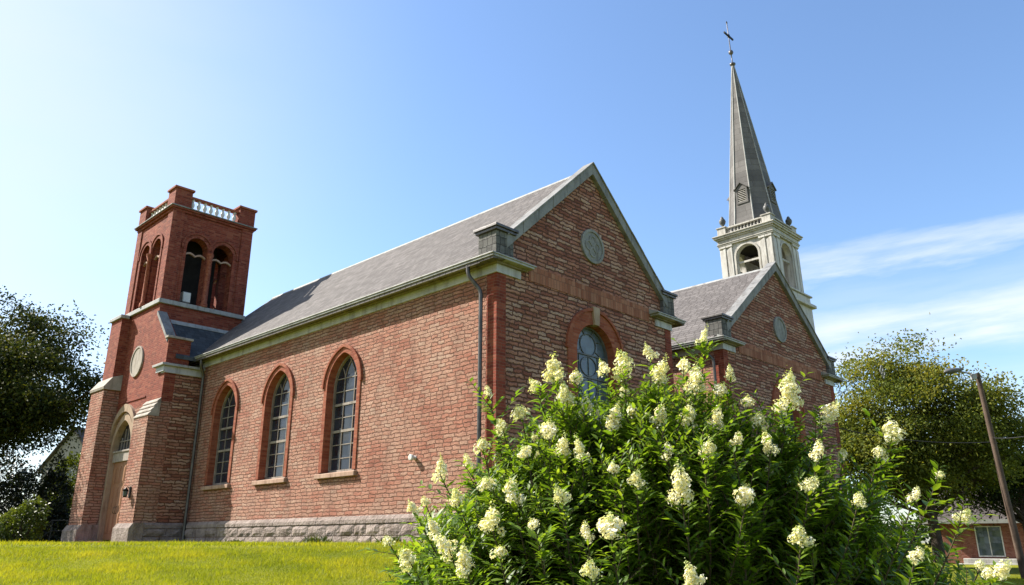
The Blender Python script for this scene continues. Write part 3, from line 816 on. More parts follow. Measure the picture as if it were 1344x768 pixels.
# arch rings, colonnettes, capitals and tracery of the twin openings
for facing, plane, c, sg in (('Y', by0, fc, -1), ('X', bx0, sc_, -1), ('Y', by1, fc, 1), ('X', bx1, sc_, 1)):
    L = LY if facing == 'Y' else LX
    dv = lambda d: (0, d, 0) if facing == 'Y' else (d, 0, 0)
    rg = MB()
    for k in (-1, 1):
        cc = c + k * osp
        a_ = arch2(cc, ohw + .13 - .0, 8.83, ozs, ozt + .13, 10); i_ = arch2(cc, ohw, 8.83, ozs, ozt, 10)
        rg.prism(L(plane + sg * (.03 + .001 * k))(a_ + i_[::-1]), dv(-sg * .10))
        a_ = arch2(cc, ohw + .22, ozs - .1, ozs, ozt + .22, 10); i_ = arch2(cc, ohw + .14, ozs - .1, ozs, ozt + .14, 10)
        rg.prism(L(plane + sg * (.065 + .001 * k))(a_ + i_[::-1]), dv(-sg * .09))
    ro = rg.build('arch_ring', 'red_brick', tower, TO, bevel=.006)
    cl_ = MB(); px_, py_ = (c, plane + sg * .02) if facing == 'Y' else (plane + sg * .02, c)
    cl_.lathe(px_, py_, [(.14, 8.80), (.14, 8.95), (.095, 9.0), (.085, 10.7), (.10, 10.72), (.085, 10.75), (.15, 10.95), (.15, 11.02)], 12)
    cl_.build('colonnette', 'arch_brick', ro, TO)
    tr = MB()
    for k in (-1, 1):
        cc = c + k * osp
        # cusped transom at the springing
        pts = []
        for i in range(9):
            t = i / 8; pts.append((cc - ohw + 2 * ohw * t, 10.86 + .09 * abs(math.sin(t * pi * 2)) ))
        low = [(a, zq - .07) for a, zq in pts]
        tr.prism(L(plane - sg * .10)(pts + low[::-1]), dv(-sg * .08))
    tr.build('tracery', 'sill_stone', ro, TO)
# cornice and parapet
cn = MB()
def rim(mb, o_, z0, z1): mb.box(bx0 - o_, bx1 + o_, by0 - o_, by1 + o_, z0, z1)
rim(cn, .07, 12.461, 12.55); rim(cn, .14, 12.551, 12.62)
cn.build('cornice', 'red_brick', tower, TO, bevel=.01)
MBs = MB(); rim(MBs, .18, 12.621, 12.665); MBs.build('cornice_slab', 'coping_stone', tower, TO, bevel=.008)
pw = .68
for xx, sx in ((bx0 - .06, 1), (bx1 + .06, -1)):
    for yy, sy in ((by0 - .06, 1), (by1 + .06, -1)):
        a, c = sorted((xx, xx + sx * pw)); e_, f_ = sorted((yy, yy + sy * pw))
        po = MB().box(a, c, e_, f_, 12.666, 13.40).build('parapet_pier', 'red_brick', tower, TO)
        MB().box(a - .06, c + .06, e_ - .06, f_ + .06, 13.401, 13.49).build('cap', 'arch_brick', po, TO, bevel=.012)
prof = [(.075, 0), (.075, .05), (.04, .07), (.055, .12), (.085, .20), (.075, .27), (.042, .36), (.04, .40), (.07, .42), (.07, .46)]
def balustrade(y_along, plane, s):
    bal = MB(); ra = MB()
    if y_along: a0_, a1_ = by0 - .06 + pw, by1 + .06 - pw
    else: a0_, a1_ = bx0 - .06 + pw, bx1 + .06 - pw
    def rb(mb, w_, z0, z1):
        if y_along: mb.box(plane - w_, plane + w_, a0_, a1_, z0, z1)
        else: mb.box(a0_, a1_, plane - w_, plane + w_, z0, z1)
    rb(ra, .11, 12.666, 12.72); rb(ra, .12, 13.181, 13.27)
    r_ = ra.build('balustrade', 'arch_brick', tower, TO, bevel=.008)
    lo = MB(); rb(lo, .10, 12.72, 12.725)
    n = 8
    me = MB().lathe(0, 0, prof, 10).mesh('baluster', 'white_paint')
    for k in range(n):
        t = a0_ + (a1_ - a0_) * (k + .5) / n
        p = (plane, t, 12.72) if y_along else (t, plane, 12.72)
        link('baluster', me, r_, (p[0] - TO[0], p[1] - TO[1], p[2] - TO[2]))
balustrade(False, by0 + .16, -1); balustrade(True, bx0 + .16, -1); balustrade(False, by1 - .16, 1); balustrade(True, bx1 - .16, 1)
# things fixed to the church
fl = empty('floodlight', W(-.38, by0 + .28, 8.84), RZ, 'pale box floodlight sitting in the left belfry opening of the tower', 'floodlight')
m = MB(); m.box(-.17, .17, -.10, .14, .07, .50); m.build('housing', 'trim_grey', fl, bevel=.03)
MB().box(-.14, .14, -.112, -.101, .10, .47).build('lens', 'white_paint', fl, bevel=.004)
MB().box(-.12, .12, -.08, .10, .0, .07).build('bracket', 'black_iron', fl)
wl = empty('wall_lantern', W(F - .36, 15.88, 1.62), RZ, 'small black wall lantern on the brick pier right of the tower door', 'lantern')
MB().box(-.03, .0, -.06, .06, -.18, .2).build('back_plate', 'black_iron', wl, bevel=.005)
MB().tube([(-.02, 0, .12), (-.10, 0, .19), (-.15, 0, .14)], .012, 6).build('arm', 'black_iron', wl)
m = MB(); m.lathe(-.15, 0, [(.045, -.16), (.07, -.14), (.085, .06), (.11, .07), (.03, .14), (.02, .16)], 6); m.build('lamp_head', 'black_iron', wl)
MB().lathe(-.15, 0, [(.076, -.11), (.089, .04)], 6).build('lamp_glass', 'house_glass', wl)
vt = empty('wall_spotlight', W(0, 2.8, 1.98), RZ, 'little white spotlight fitting alone on the sunlit brick wall', 'light fitting')
MB().lathe(0, 0, [(.055, 0), (.055, .03)], 14).build('base', 'white_paint', vt)
vt.rotation_euler = (0, R(-90), 0)
vt.rotation_euler = (Matrix.Rotation(RZ, 3, 'Z') @ Matrix.Rotation(R(-90), 3, 'Y')).to_euler()
MB().lathe(0, 0, [(.03, .03), (.05, .05), (.072, .09), (.075, .16), (.06, .165)], 14).build('lamp_head', 'white_paint', vt)

# ------------------------------------------------------------------ white steeple behind the wing
SP = Vector((16.08, 46.0, EYE + .38))
steeple = empty('church_steeple', SP, RZ, 'tall cream steeple with grey slate spire and a cross on top', 'steeple')
hw = 1.72
S0 = 14.2                                           # belfry floor
ZC = 18.05                                          # cornice
sh = MB(); sh.box(-hw - .32, hw + .32, -hw - .32, hw + .32, -2., S0 - .75); sh.build('shaft', 'steeple_paint', steeple)
bm = MB(); bm.box(-hw - .55, hw + .55, -hw - .55, hw + .55, S0 - .749, S0 - .55); bm.box(-hw - .30, hw + .30, -hw - .30, hw + .30, S0 - .549, S0 - .05); bm.box(-hw - .42, hw + .42, -hw - .42, hw + .42, S0 - .049, S0 + .06)
bm.build('base_mould', 'steeple_paint', steeple, bevel=.03)
T = .35; oh = .74; oz0, ozs_, ozt_ = S0 + .30, 16.62, 17.36
op = lambda: [arch2(0, oh, oz0, ozs_, ozt_, 14)]
bw = MB()
for sg in (-1, 1):
    bw.prism(LY(sg * hw)([(-hw, S0 + .061), (hw, S0 + .061), (hw, ZC), (-hw, ZC)]), (0, -sg * T, 0), [LY(sg * hw)(op()[0])])
    bw.prism(LX(sg * hw)([(-hw + T, S0 + .061), (hw - T, S0 + .061), (hw - T, ZC), (-hw + T, ZC)]), (-sg * T, 0, 0), [LX(sg * hw)(op()[0])])
bw.build('belfry_wall', 'steeple_paint', steeple)
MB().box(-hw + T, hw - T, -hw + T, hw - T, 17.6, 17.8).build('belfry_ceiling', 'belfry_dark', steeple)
bell = MB().lathe(.25, .25, [(.50, 15.2), (.46, 15.28), (.34, 15.6), (.28, 15.9), (.22, 16.05), (.05, 16.12), (.03, 16.5)], 20).build('bell', 'bronze', steeple)
MB().box(-hw + T - .05, hw - T + .05, .15, .35, 16.46, 16.68).build('headstock', 'bark', bell)
for facing, sg in (('Y', -1), ('X', -1), ('Y', 1), ('X', 1)):
    L = LY if facing == 'Y' else LX
    dv = lambda d: (0, d, 0) if facing == 'Y' else (d, 0, 0)
    a_ = arch2(0, oh + .13, oz0, ozs_, ozt_ + .13, 14); i_ = arch2(0, oh, oz0, ozs_, ozt_, 14)
    rg = MB().prism(L(sg * (hw + .06))(a_ + i_[::-1]), dv(-sg * .12)); ar = rg.build('archivolt', 'steeple_trim', steeple, bevel=.012)
    t_ = MB().prism(L(sg * (hw - .15))([(-oh, 16.26), (oh, 16.26), (oh, 16.38), (-oh, 16.38)]), dv(-sg * .08)); t_.build('transom', 'steeple_trim', ar)
    for k in (-1, 1):
        for q0, q1 in ((hw - .34, hw + .0), (hw - .78, hw - .44)):
            pl_ = MB(); a0_, a1_ = sorted((k * q0, k * q1))
            pl_.prism(L(sg * (hw + .10))([(a0_, S0 + .25), (a1_, S0 + .25), (a1_, 17.25), (a0_, 17.45)]), dv(-sg * .10))
            pl_.prism(L(sg * (hw + .14))([(a0_ - .04, S0 + .062), (a1_ + .04, S0 + .062), (a1_ + .04, S0 + .25), (a0_ - .04, S0 + .25)]), dv(-sg * .139))
            pl_.prism(L(sg * (hw + .135))([(a0_ - .035, 17.451), (a1_ + .035, 17.451), (a1_ + .055, 17.60), (a0_ - .055, 17.60)]), dv(-sg * .134))
            pl_.build('pilaster', 'steeple_paint', steeple, bevel=.012)
cn = MB()
for o_, z0, z1 in ((.16, 17.605, 17.70), (.20, 17.701, 17.75), (.14, 17.751, 18.0), (.22, 18.001, 18.10), (.32, 18.101, 18.22), (.38, 18.221, 18.30)):
    e = hw + o_; cn.box(-e, e, -e, e, z0, z1)
cn.build('cornice', 'steeple_trim', steeple, bevel=.02)
# parapet with small balusters, corner pedestals, urns
ped = .58; pe = hw + .10
prof2 = [(.05, 0), (.05, .04), (.03, .06), (.065, .16), (.03, .30), (.05, .32), (.05, .36)]
bme = MB().lathe(0, 0, prof2, 8).mesh('baluster', 'steeple_trim')
for sx in (-1, 1):
    for sy in (-1, 1):
        a, c = sorted((sx * pe, sx * (pe - ped))); e_, f_ = sorted((sy * pe, sy * (pe - ped)))
        p0 = MB().box(a, c, e_, f_, 18.301, 18.84).box(a - .05, c + .05, e_ - .05, f_ + .05, 18.841, 18.92).build('pedestal', 'steeple_trim', steeple, bevel=.015)
        mx, my = (a + c) / 2, (e_ + f_) / 2
        MB().lathe(mx, my, [(.16, 18.921), (.16, 18.97), (.07, 19.02), (.06, 19.08), (.17, 19.22), (.22, 19.40), (.18, 19.52), (.10, 19.58), (.12, 19.62), (.07, 19.70), (.0, 19.78)], 12).build('urn', 'lead_grey', p0)
for al in (0, 1):
    for sg in (-1, 1):
        d = pe - .16; a0_ = pe - ped
        rl = MB()
        def rb(z0, z1, w_):
            if al: rl.box(sg * d - w_, sg * d + w_, -a0_, a0_, z0, z1)
            else: rl.box(-a0_, a0_, sg * d - w_, sg * d + w_, z0, z1)
        rb(18.301, 18.38, .12); rb(18.741, 18.84, .12)
        ro = rl.build('balustrade', 'steeple_trim', steeple, bevel=.01)
        for k in range(11):
            t = -a0_ + 2 * a0_ * (k + .5) / 11
            link('baluster', bme, ro, (sg * d, t, 18.38) if al else (t, sg * d, 18.38))
# octagonal spire with a bellcast foot
def octa(r_in): return r_in / math.cos(pi / 8)
prf = [(octa(1.68), 18.32), (octa(1.60), 18.75), (octa(1.50), 19.3), (octa(1.41), 20.0), (octa(.06), 31.2)]
spire = MB().lathe(0, 0, prf, 8, smooth=False, ang=pi / 8).build('spire', 'spire_slate', steeple)
hip = MB()
for k in range(8):
    a = pi / 8 + 2 * pi * k / 8
    hip.tube([((r_ + .005) * math.cos(a), (r_ + .005) * math.sin(a), z_) for r_, z_ in prf], [.06, .055, .05, .05, .03], 5)
hip.build('hip_roll', 'trim_grey', spire)
for k in range(4):
    a = k * pi / 2; ca_, sa_ = math.cos(a), math.sin(a)
    def rot(pts): return [(p[0] * ca_ - p[1] * sa_, p[0] * sa_ + p[1] * ca_, p[2]) for p in pts]
    d = MB()
    d.prism(rot([(1.44, -.40, 20.25), (1.44, .40, 20.25), (1.44, .40, 21.25), (1.44, 0, 21.62), (1.44, -.40, 21.25)]), tuple(rot([(-.55, 0, 0)])[0]), [rot([(1.44, -.29, 20.36), (1.44, .29, 20.36), (1.44, .29, 21.2), (1.44, -.29, 21.2)])])
    for s2 in (-1, 1):
        d.prism(rot([(1.52, s2 * .48, 21.22), (1.52, 0, 21.66), (1.52, 0, 21.73), (1.52, s2 * .48, 21.29)]), tuple(rot([(-.75, 0, 0)])[0]))
    dm = d.build('lucarne', 'spire_slate', spire)
    lv = MB()
    for q in range(7):
        zz = 20.38 + q * .118
        lv.prism(rot([(1.43, -.29, zz), (1.43, -.29, zz + .025), (1.33, -.29, zz + .10), (1.33, -.29, zz + .075)]), tuple(rot([(0, .58, 0)])[0]))
    lv.build('louvre', 'steeple_trim', dm)
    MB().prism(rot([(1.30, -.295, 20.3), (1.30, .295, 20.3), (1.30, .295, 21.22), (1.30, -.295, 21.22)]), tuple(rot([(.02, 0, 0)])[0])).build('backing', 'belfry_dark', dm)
fin = MB().lathe(0, 0, [(.10, 31.1), (.20, 31.22), (.20, 31.3), (.10, 31.36), (.035, 31.4), (.035, 32.0), (.13, 32.1), (.17, 32.22), (.13, 32.34), (.035, 32.42), (.028, 34.6)], 12).build('finial', 'pipe_metal', steeple)
cr = MB(); cr.box(-.62, .62, -.045, .045, 33.52, 33.64)
cr.lathe(0, 0, [(.028, 34.6), (.06, 34.64), (.05, 34.74), (.0, 34.85)], 8)
cr.lathe(0, 0, [(.08, 33.48), (.1, 33.58), (.08, 33.68)], 8)
cr.build('cross', 'black_iron', fin, bevel=.01)
for o in steeple.children:          # the old spire stands a little out of plumb
    if o.name.split('.')[0] in ('spire', 'finial'):
        dv_ = Matrix.Rotation(-RZ, 3, 'Z') @ Vector((-.019, 0, 0))
        for c_ in [o] + list(o.children_recursive):
            for v_ in c_.data.vertices:
                k_ = max(0., v_.co.z - 18.3); v_.co.x += dv_.x * k_; v_.co.y += dv_.y * k_
steeple.rotation_euler = (Matrix.Rotation(R(-.9), 3, 'Y') @ Matrix.Rotation(RZ, 3, 'Z')).to_euler()

# ------------------------------------------------------------------ ground
def ss(a, c, t):
    t = np.clip((t - a) / (c - a), 0, 1); return t * t * (3 - 2 * t)
def ground_z(x, y):
    x = np.asarray(x, float); y = np.asarray(y, float)
    up = np.clip((y - 1.5) / 12.3, 0, 1); up = up ** 1.0
    k = 1 / 9.0
    top = EYE + GZ - .012
    z = top * np.where(up < 1, up - .08 * np.sin(up * pi) * 0, 1)
    # soften the crest
    s_ = ss(11.5, 16.5, y)
    z = np.minimum(z, top) * (1 - s_) + top * s_
    fall = ss(0, 5.0, x - (2.2 + .25 * y))
    z = z * (1 - fall) + (-.08) * fall
    z = z + .02 * np.sin(x * .7 + 1) * np.sin(y * .55) * (1 - s_)
    far = ss(60, 200, np.hypot(x, y)); z = z * (1 - far) - .3 * far
    return z
def gz_at(x, y): return float(ground_z(x, y))
def axis(a, c, fine0, fine1, st, coarse):
    v = list(np.arange(fine0, fine1, st)); 
    q = fine0
    while q > a: q -= coarse; v.append(q); coarse *= 1.35
    return v
xs = sorted(set(np.round(np.concatenate([np.arange(-40, 45, .5), -40 - np.geomspace(1, 1200, 24), 45 + np.geomspace(1, 1200, 24)]), 3)))
ys = sorted(set(np.round(np.concatenate([np.arange(-4, 60, .5), -4 - np.geomspace(1, 400, 14), 60 + np.geomspace(1, 1500, 26)]), 3)))
GX, GY = np.meshgrid(xs, ys); GZz = ground_z(GX, GY)
nx, ny = len(xs), len(ys)
idx = np.arange(nx * ny).reshape(ny, nx)
fcs = np.stack([idx[:-1, :-1], idx[:-1, 1:], idx[1:, 1:], idx[1:, :-1]], -1).reshape(-1, 4)
me = bpy.data.meshes.new('ground'); me.from_pydata(np.stack([GX, GY, GZz], -1).reshape(-1, 3).tolist(), [], fcs.tolist()); me.materials.append(MATS['lawn_soil'])
me.polygons.foreach_set('use_smooth', [True] * len(me.polygons))
tag(link('ground', me), kind='structure')

# ------------------------------------------------------------------ foliage builders (numpy)
def unit(a): return a / np.maximum(np.linalg.norm(a, axis=-1, keepdims=True), 1e-9)
def leaf_cards(base, axis_, nrm, length, width, kind='rhomb', fold=.25, curl=.15, tint=None):
    """arrays of leaves -> verts, faces, tint per vertex. axis_: along the leaf; nrm: leaf normal"""
    n = len(base); ax = unit(axis_); nm = unit(nrm - ax * (nrm * ax).sum(1, keepdims=True)); sd = np.cross(ax, nm)
    L = np.asarray(length).reshape(-1, 1) * np.ones((n, 1)); Wd = np.asarray(width).reshape(-1, 1) * np.ones((n, 1))
    if kind == 'rhomb':
        vs = np.stack([base, base + ax * L * .5 + sd * Wd * .5 + nm * Wd * fold, base + ax * L - nm * L * curl, base + ax * L * .5 - sd * Wd * .5 + nm * Wd * fold], 1)
        k = 4; fl = np.array([[0, 1, 2, 3]])
        faces = (np.arange(n)[:, None, None] * k + fl[None]).reshape(-1, 4)
    elif kind == 'lance':
        st = [(.0, 0.0), (.28, .42), (.62, .40), (1., 0.)]
        c = [base + ax * L * t - nm * L * curl * t * t for t, _ in st]
        vs = np.stack([c[0], c[1] + sd * Wd * .45 + nm * Wd * fold, c[1], c[1] - sd * Wd * .45 + nm * Wd * fold,
                       c[2] + sd * Wd * .42 + nm * Wd * fold, c[2], c[2] - sd * Wd * .42 + nm * Wd * fold, c[3]], 1)
        k = 8; fl = np.array([[0, 1, 2, 2], [0, 2, 3, 3], [1, 4, 5, 2], [2, 5, 6, 3], [4, 7, 5, 5], [5, 7, 6, 6]])
        faces = (np.arange(n)[:, None, None] * k + fl[None]).reshape(-1, 4)
    else:  # blade
        vs = np.stack([base - sd * Wd * .5, base + sd * Wd * .5, base + ax * L - nm * L * curl], 1)
        k = 3; faces = (np.arange(n)[:, None] * 3 + np.arange(3)[None])
    tv = np.repeat(tint if tint is not None else rng.random(n), k)
    return vs.reshape(-1, 3), faces, tv
def foliage_mesh(name, mat, vs, faces, tint, smooth=False):
    me = bpy.data.meshes.new(name)
    nf = len(faces)
    if faces.shape[1] == 4:
        tri = faces[:, 2] == faces[:, 3]
        tot = np.where(tri, 3, 4); keep = np.ones_like(faces, bool); keep[tri, 3] = False
        loops = faces[keep]
    else:
        tot = np.full(nf, 3); loops = faces.ravel()
    me.vertices.add(len(vs)); me.vertices.foreach_set('co', np.asarray(vs, np.float32).ravel())
    me.loops.add(len(loops)); me.loops.foreach_set('vertex_index', loops.astype(np.int32))
    me.polygons.add(nf); st = np.concatenate([[0], np.cumsum(tot)[:-1]])
    me.polygons.foreach_set('loop_start', st.astype(np.int32)); me.polygons.foreach_set('loop_total', tot.astype(np.int32))
    a = me.attributes.new('tint', 'FLOAT', 'POINT'); a.data.foreach_set('value', np.asarray(tint, np.float32))
    me.materials.append(MATS[mat]); me.update(calc_edges=True); me.validate()
    return me
def rand_dirs(n): return unit(rng.normal(size=(n, 3)))

def tree(name, base, trunk_h, trunk_r, lobes, nclump, per, leaf, mat, label, group=None, clump=(1.1, .35), lean=(0, 0), cat='tree', gap=.28, gapf=.42, tint_top=.5):
    """trunk with limbs reaching every clump; clumps are loose flat sprays inside the lobes. lobes: (dx,dy,z,rx,ry,rz) relative to base"""
    root = empty(name, base, 0, label, cat, group)
    P = []
    wts = np.array([l[3] * l[4] * l[5] for l in lobes]); wts = wts / wts.sum()
    cnt = rng.multinomial(nclump, wts)
    for l, c in zip(lobes, cnt):
        d = rand_dirs(c); r = rng.random((c, 1)) ** (1 / 2.2) * rng.uniform(.82, 1.12, (c, 1))
        P.append(np.array(l[:3]) + d * r * np.array(l[3:]))
    P = np.concatenate(P)
    nv = np.array([mnoise.noise(Vector(p) * gapf + Vector((base[0], 0, 3))) for p in P])
    P = P[nv > np.quantile(nv, gap)]
    zlo, zhi = P[:, 2].min(), P[:, 2].max()
    ctr = np.array([np.average([l[0] for l in lobes], weights=wts), np.average([l[1] for l in lobes], weights=wts)])
    # leaves
    rad = clump[0] * rng.uniform(.55, 1.35, len(P))
    npr = np.maximum(4, (per * (rad / clump[0]) ** 2 * rng.uniform(.6, 1.3, len(P)))).astype(int)
    ci = np.repeat(np.arange(len(P)), npr); n = len(ci)
    q = rng.normal(size=(n, 3)) * np.array([.55, .55, 1]); q[:, 2] *= clump[1]
    outw = unit(np.concatenate([P[:, :2] - ctr, np.zeros((len(P), 1))], 1))
    off = q * rad[ci][:, None]
    off[:, 2] -= .28 * np.maximum(0, (off * outw[ci]).sum(1))     # sprays droop outwards
    pos = P[ci] + off
    ax = unit(outw[ci] * .6 + rand_dirs(n) * .9 + np.array([0, 0, -.25])); nm = unit(rand_dirs(n) * .9 + np.array([0, 0, .8]))
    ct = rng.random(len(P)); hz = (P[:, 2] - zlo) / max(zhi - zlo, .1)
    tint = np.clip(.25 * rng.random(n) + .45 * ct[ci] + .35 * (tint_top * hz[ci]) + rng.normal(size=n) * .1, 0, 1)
    v, f, t = leaf_cards(pos, ax, nm, leaf * rng.uniform(.7, 1.35, n), leaf * .62 * rng.uniform(.8, 1.2, n), tint=tint)
    link('crown', foliage_mesh('crown', mat, v, f, t), root)
    # trunk and limbs
    tm = MB(); top = Vector((lean[0], lean[1], trunk_h))
    def tp(t): return Vector((lean[0] * t + .12 * trunk_r * math.sin(t * 5), lean[1] * t, trunk_h * t))
    hh = min(zhi * .8 / trunk_h, 2.2)
    nn = 10
    tm.tube([tp(hh * i / nn) for i in range(nn + 1)], [trunk_r * (1.45 if i == 0 else 1) * (1 - .88 * i / nn) + .015 for i in range(nn + 1)], 9)
    order = rng.permutation(len(P))[: min(len(P), 90)]
    for k in order:
        p = Vector(P[k]); t = min(hh * .92, max(.75, (p.z - .55 * math.hypot(p.x, p.y)) / trunk_h) * random.uniform(.85, 1.05))
        a = tp(t); r0 = max(.02, trunk_r * (1 - .88 * t / hh) * .45)
        mid = a.lerp(p, .5) + Vector((random.uniform(-.3, .3), random.uniform(-.3, .3), random.uniform(0, .5)))
        pts = [a * (1 - s) ** 2 + mid * 2 * s * (1 - s) + p * s * s for s in (0, .25, .5, .75, 1)]
        tm.tube(pts, [r0, r0 * .75, r0 * .52, r0 * .3, .012], 5, cap=False)
        for _ in range(3):
            e = p + Vector((random.uniform(-1, 1), random.uniform(-1, 1), random.uniform(-.3, .4))) * clump[0] * .8
            s0 = pts[3]; tm.tube([s0, s0.lerp(e, .55) + Vector((0, 0, .08)), e], [r0 * .25 + .006, r0 * .14 + .005, .005], 4, cap=False)
    tm.build('trunk', 'bark', root)
    return root

def gp(px, Y):
    x_ = (px - 672) / FPX * Y * 1.0514
    return x_
def onground(px, Y):
    """ground point under photo column px at forward distance Y"""
    p = at(px, 712, Y); return Vector((p.x, p.y, gz_at(p.x, p.y)))

# left: big dark tree
tb = onground(-66, 36)
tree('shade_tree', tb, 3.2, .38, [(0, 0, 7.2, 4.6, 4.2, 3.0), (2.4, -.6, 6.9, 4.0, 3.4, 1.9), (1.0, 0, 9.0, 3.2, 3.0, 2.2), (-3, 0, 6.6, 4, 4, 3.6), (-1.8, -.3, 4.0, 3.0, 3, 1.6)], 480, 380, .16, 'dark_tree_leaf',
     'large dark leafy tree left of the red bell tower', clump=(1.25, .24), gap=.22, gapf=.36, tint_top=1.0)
# right: olive tree, darker companion at the frame edge
tb = onground(1229, 40)
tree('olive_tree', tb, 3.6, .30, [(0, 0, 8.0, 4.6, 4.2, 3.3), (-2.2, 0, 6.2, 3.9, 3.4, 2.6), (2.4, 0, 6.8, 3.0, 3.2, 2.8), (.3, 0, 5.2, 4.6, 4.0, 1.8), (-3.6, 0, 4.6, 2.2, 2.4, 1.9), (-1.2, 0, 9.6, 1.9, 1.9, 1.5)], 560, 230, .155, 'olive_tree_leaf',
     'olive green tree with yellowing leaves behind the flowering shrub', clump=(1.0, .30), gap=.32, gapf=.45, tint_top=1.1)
tb = onground(1352, 44)
tree('dark_tree', tb, 3.2, .26, [(0, 0, 6.4, 3.2, 3.4, 2.3), (-2.4, 0, 5.0, 3.0, 3, 1.7), (2, 0, 5., 3.2, 3, 2.0)], 220, 230, .16, 'dark_tree_leaf',
     'dark round tree behind the wooden utility pole', clump=(1.1, .34), tint_top=.9)

def shrub(name, base, lobes, n, leaf, mat, label, cat='shrub'):
    root = empty(name, base, 0, label, cat)
    wts = np.array([l[3] * l[4] * l[5] for l in lobes]); wts /= wts.sum(); cnt = rng.multinomial(n, wts); P = []; D = []
    for l, c in zip(lobes, cnt):
        d = rand_dirs(c); r = np.cbrt(rng.uniform(.35, 1.15, (c, 1))); r *= 1 + .16 * np.sin(d[:, :1] * 9 + l[0]) * np.sin(d[:, 2:] * 8)
        P.append(np.array(l[:3]) + d * r * np.array(l[3:])); D.append(d)
    P = np.concatenate(P); D = np.concatenate(D); P[:, 2] = np.maximum(P[:, 2], .02)
    tint = np.clip(.5 * rng.random(n) + .3 * P[:, 2] / P[:, 2].max() + .25 * np.sin(P[:, 0] * 3.1) * np.sin(P[:, 2] * 3.7 + 1), 0, 1)
    v, f, t = leaf_cards(P, unit(D + rand_dirs(n) * .8), unit(rand_dirs(n) + np.array([0, 0, .6])), leaf * rng.uniform(.6, 1.3, n), leaf * .6, tint=tint)
    link('foliage', foliage_mesh('foliage', mat, v, f, t), root)
    s_ = MB()
    for k in rng.permutation(len(P))[:22]:
        p = Vector(P[k]); s_.tube([(p.x * .1, p.y * .1, -.1), (p.x * .5, p.y * .5, p.z * .6), tuple(p)], [.03, .02, .006], 5, cap=False)
    s_.build('stem', 'bark', root)
    return root
shrub('hedge_shrub', onground(24, 27), [(0, 0, .55, .65, .6, .6), (.3, 0, 1.0, .42, .42, .45), (-.7, .1, .4, .6, .5, .5)], 3800, .105, 'hedge_leaf', 'sunlit light green shrub beneath the dark tree')
shrub('hedge_shrub', onground(88, 41), [(0, 0, 3.0, 1.1, 1, 1.5), (.1, 0, 1.6, 1.3, 1.1, 1.5)], 5200, .17, 'hedge_leaf', 'yellow green shrub close against the left side of the tower')
shrub('conifer_shrub', onground(58, 37), [(0, 0, .8, .85, .8, .9), (0, 0, 2.0, .62, .6, 1.2), (0, 0, 3.1, .32, .3, .9)], 6500, .13, 'conifer_leaf', 'near black pointed evergreen behind the handrail')
shrub('dark_hedge', onground(-2, 44), [(0, 0, 1.4, 3.4, 1.3, 2.0), (3.0, 0, 1.0, 1.6, 1.2, 1.4), (-1.5, .5, 3.0, 2.2, 1.2, 1.8), (1.2, .6, 2.8, 1.4, 1.2, 1.3)], 13000, .18, 'conifer_leaf', 'low dark hedge at the left edge of the lawn', 'hedge')

# ------------------------------------------------------------------ houses beyond
def house(name, px0, px1, Y0, Y1, eave, ridge, wall, roof, label, along=True, rot=0., depth=9., floor=None):
    a = at(px0, 712, Y0); c = at(px1, 712, Y1); d = (c - a); d.z = 0; L = d.length; rz = math.atan2(d.y, d.x)
    g0 = min(gz_at(a.x, a.y), gz_at(c.x, c.y)) if floor is None else floor
    root = empty(name, (a.x, a.y, g0), rz, label, 'house')
    return root, L, depth
# left: grey gable end with a buff house behind it
r_, L, D = house('grey_house', 38, 111, 62, 60, 0, 0, None, None, 'small grey gabled house between the dark tree and the tower')
MB().prism([(0, 0, -1), (L, 0, -1), (L, 0, 5.6), (L / 2, 0, 8.6), (0, 0, 5.6)], (0, 9, 0)).build('wall', 'grey_render', r_)
rf = MB()
for sg in (-1, 1):
    xe = L / 2 + sg * (L / 2 + .35); ze = 5.6 - .35 * 3 / (L / 2)
    rf.prism([(xe, -.3, ze), (L / 2, -.3, 8.62), (L / 2, -.3, 8.76), (xe, -.3, ze + .14)], (0, 9.6, 0))
rf.build('roof', 'far_roof', r_)
wn = MB().box(L / 2 - .5, L / 2 + .5, -.06, .03, 4.1, 5.4).build('window', 'white_paint', r_); MB().box(L / 2 - .43, L / 2 + .43, -.075, -.061, 4.17, 5.33).build('pane', 'house_glass', wn)
r_, L, D = house('buff_house', 70, 190, 78, 78, 0, 0, None, None, 'buff house with long grey roof behind the grey gable')
MB().box(0, L, 0, 8, -1, 7.6).build('wall', 'buff_render', r_)
rf = MB(); rf.prism([(-.4, -.6, 7.4), (-.4, 4, 10.8), (-.4, 8.6, 7.4), (-.4, 8.6, 7.55), (-.4, 4, 10.96), (-.4, -.6, 7.55)], (L + .8, 0, 0)); rf.build('roof', 'far_roof', r_)
for k in (.2, .5, .8):
    wn = MB().box(L * k - .6, L * k + .6, -.05, .03, 5.0, 6.5).build('window', 'white_paint', r_); MB().box(L * k - .52, L * k + .52, -.065, -.051, 5.08, 6.42).build('pane', 'house_glass', wn)
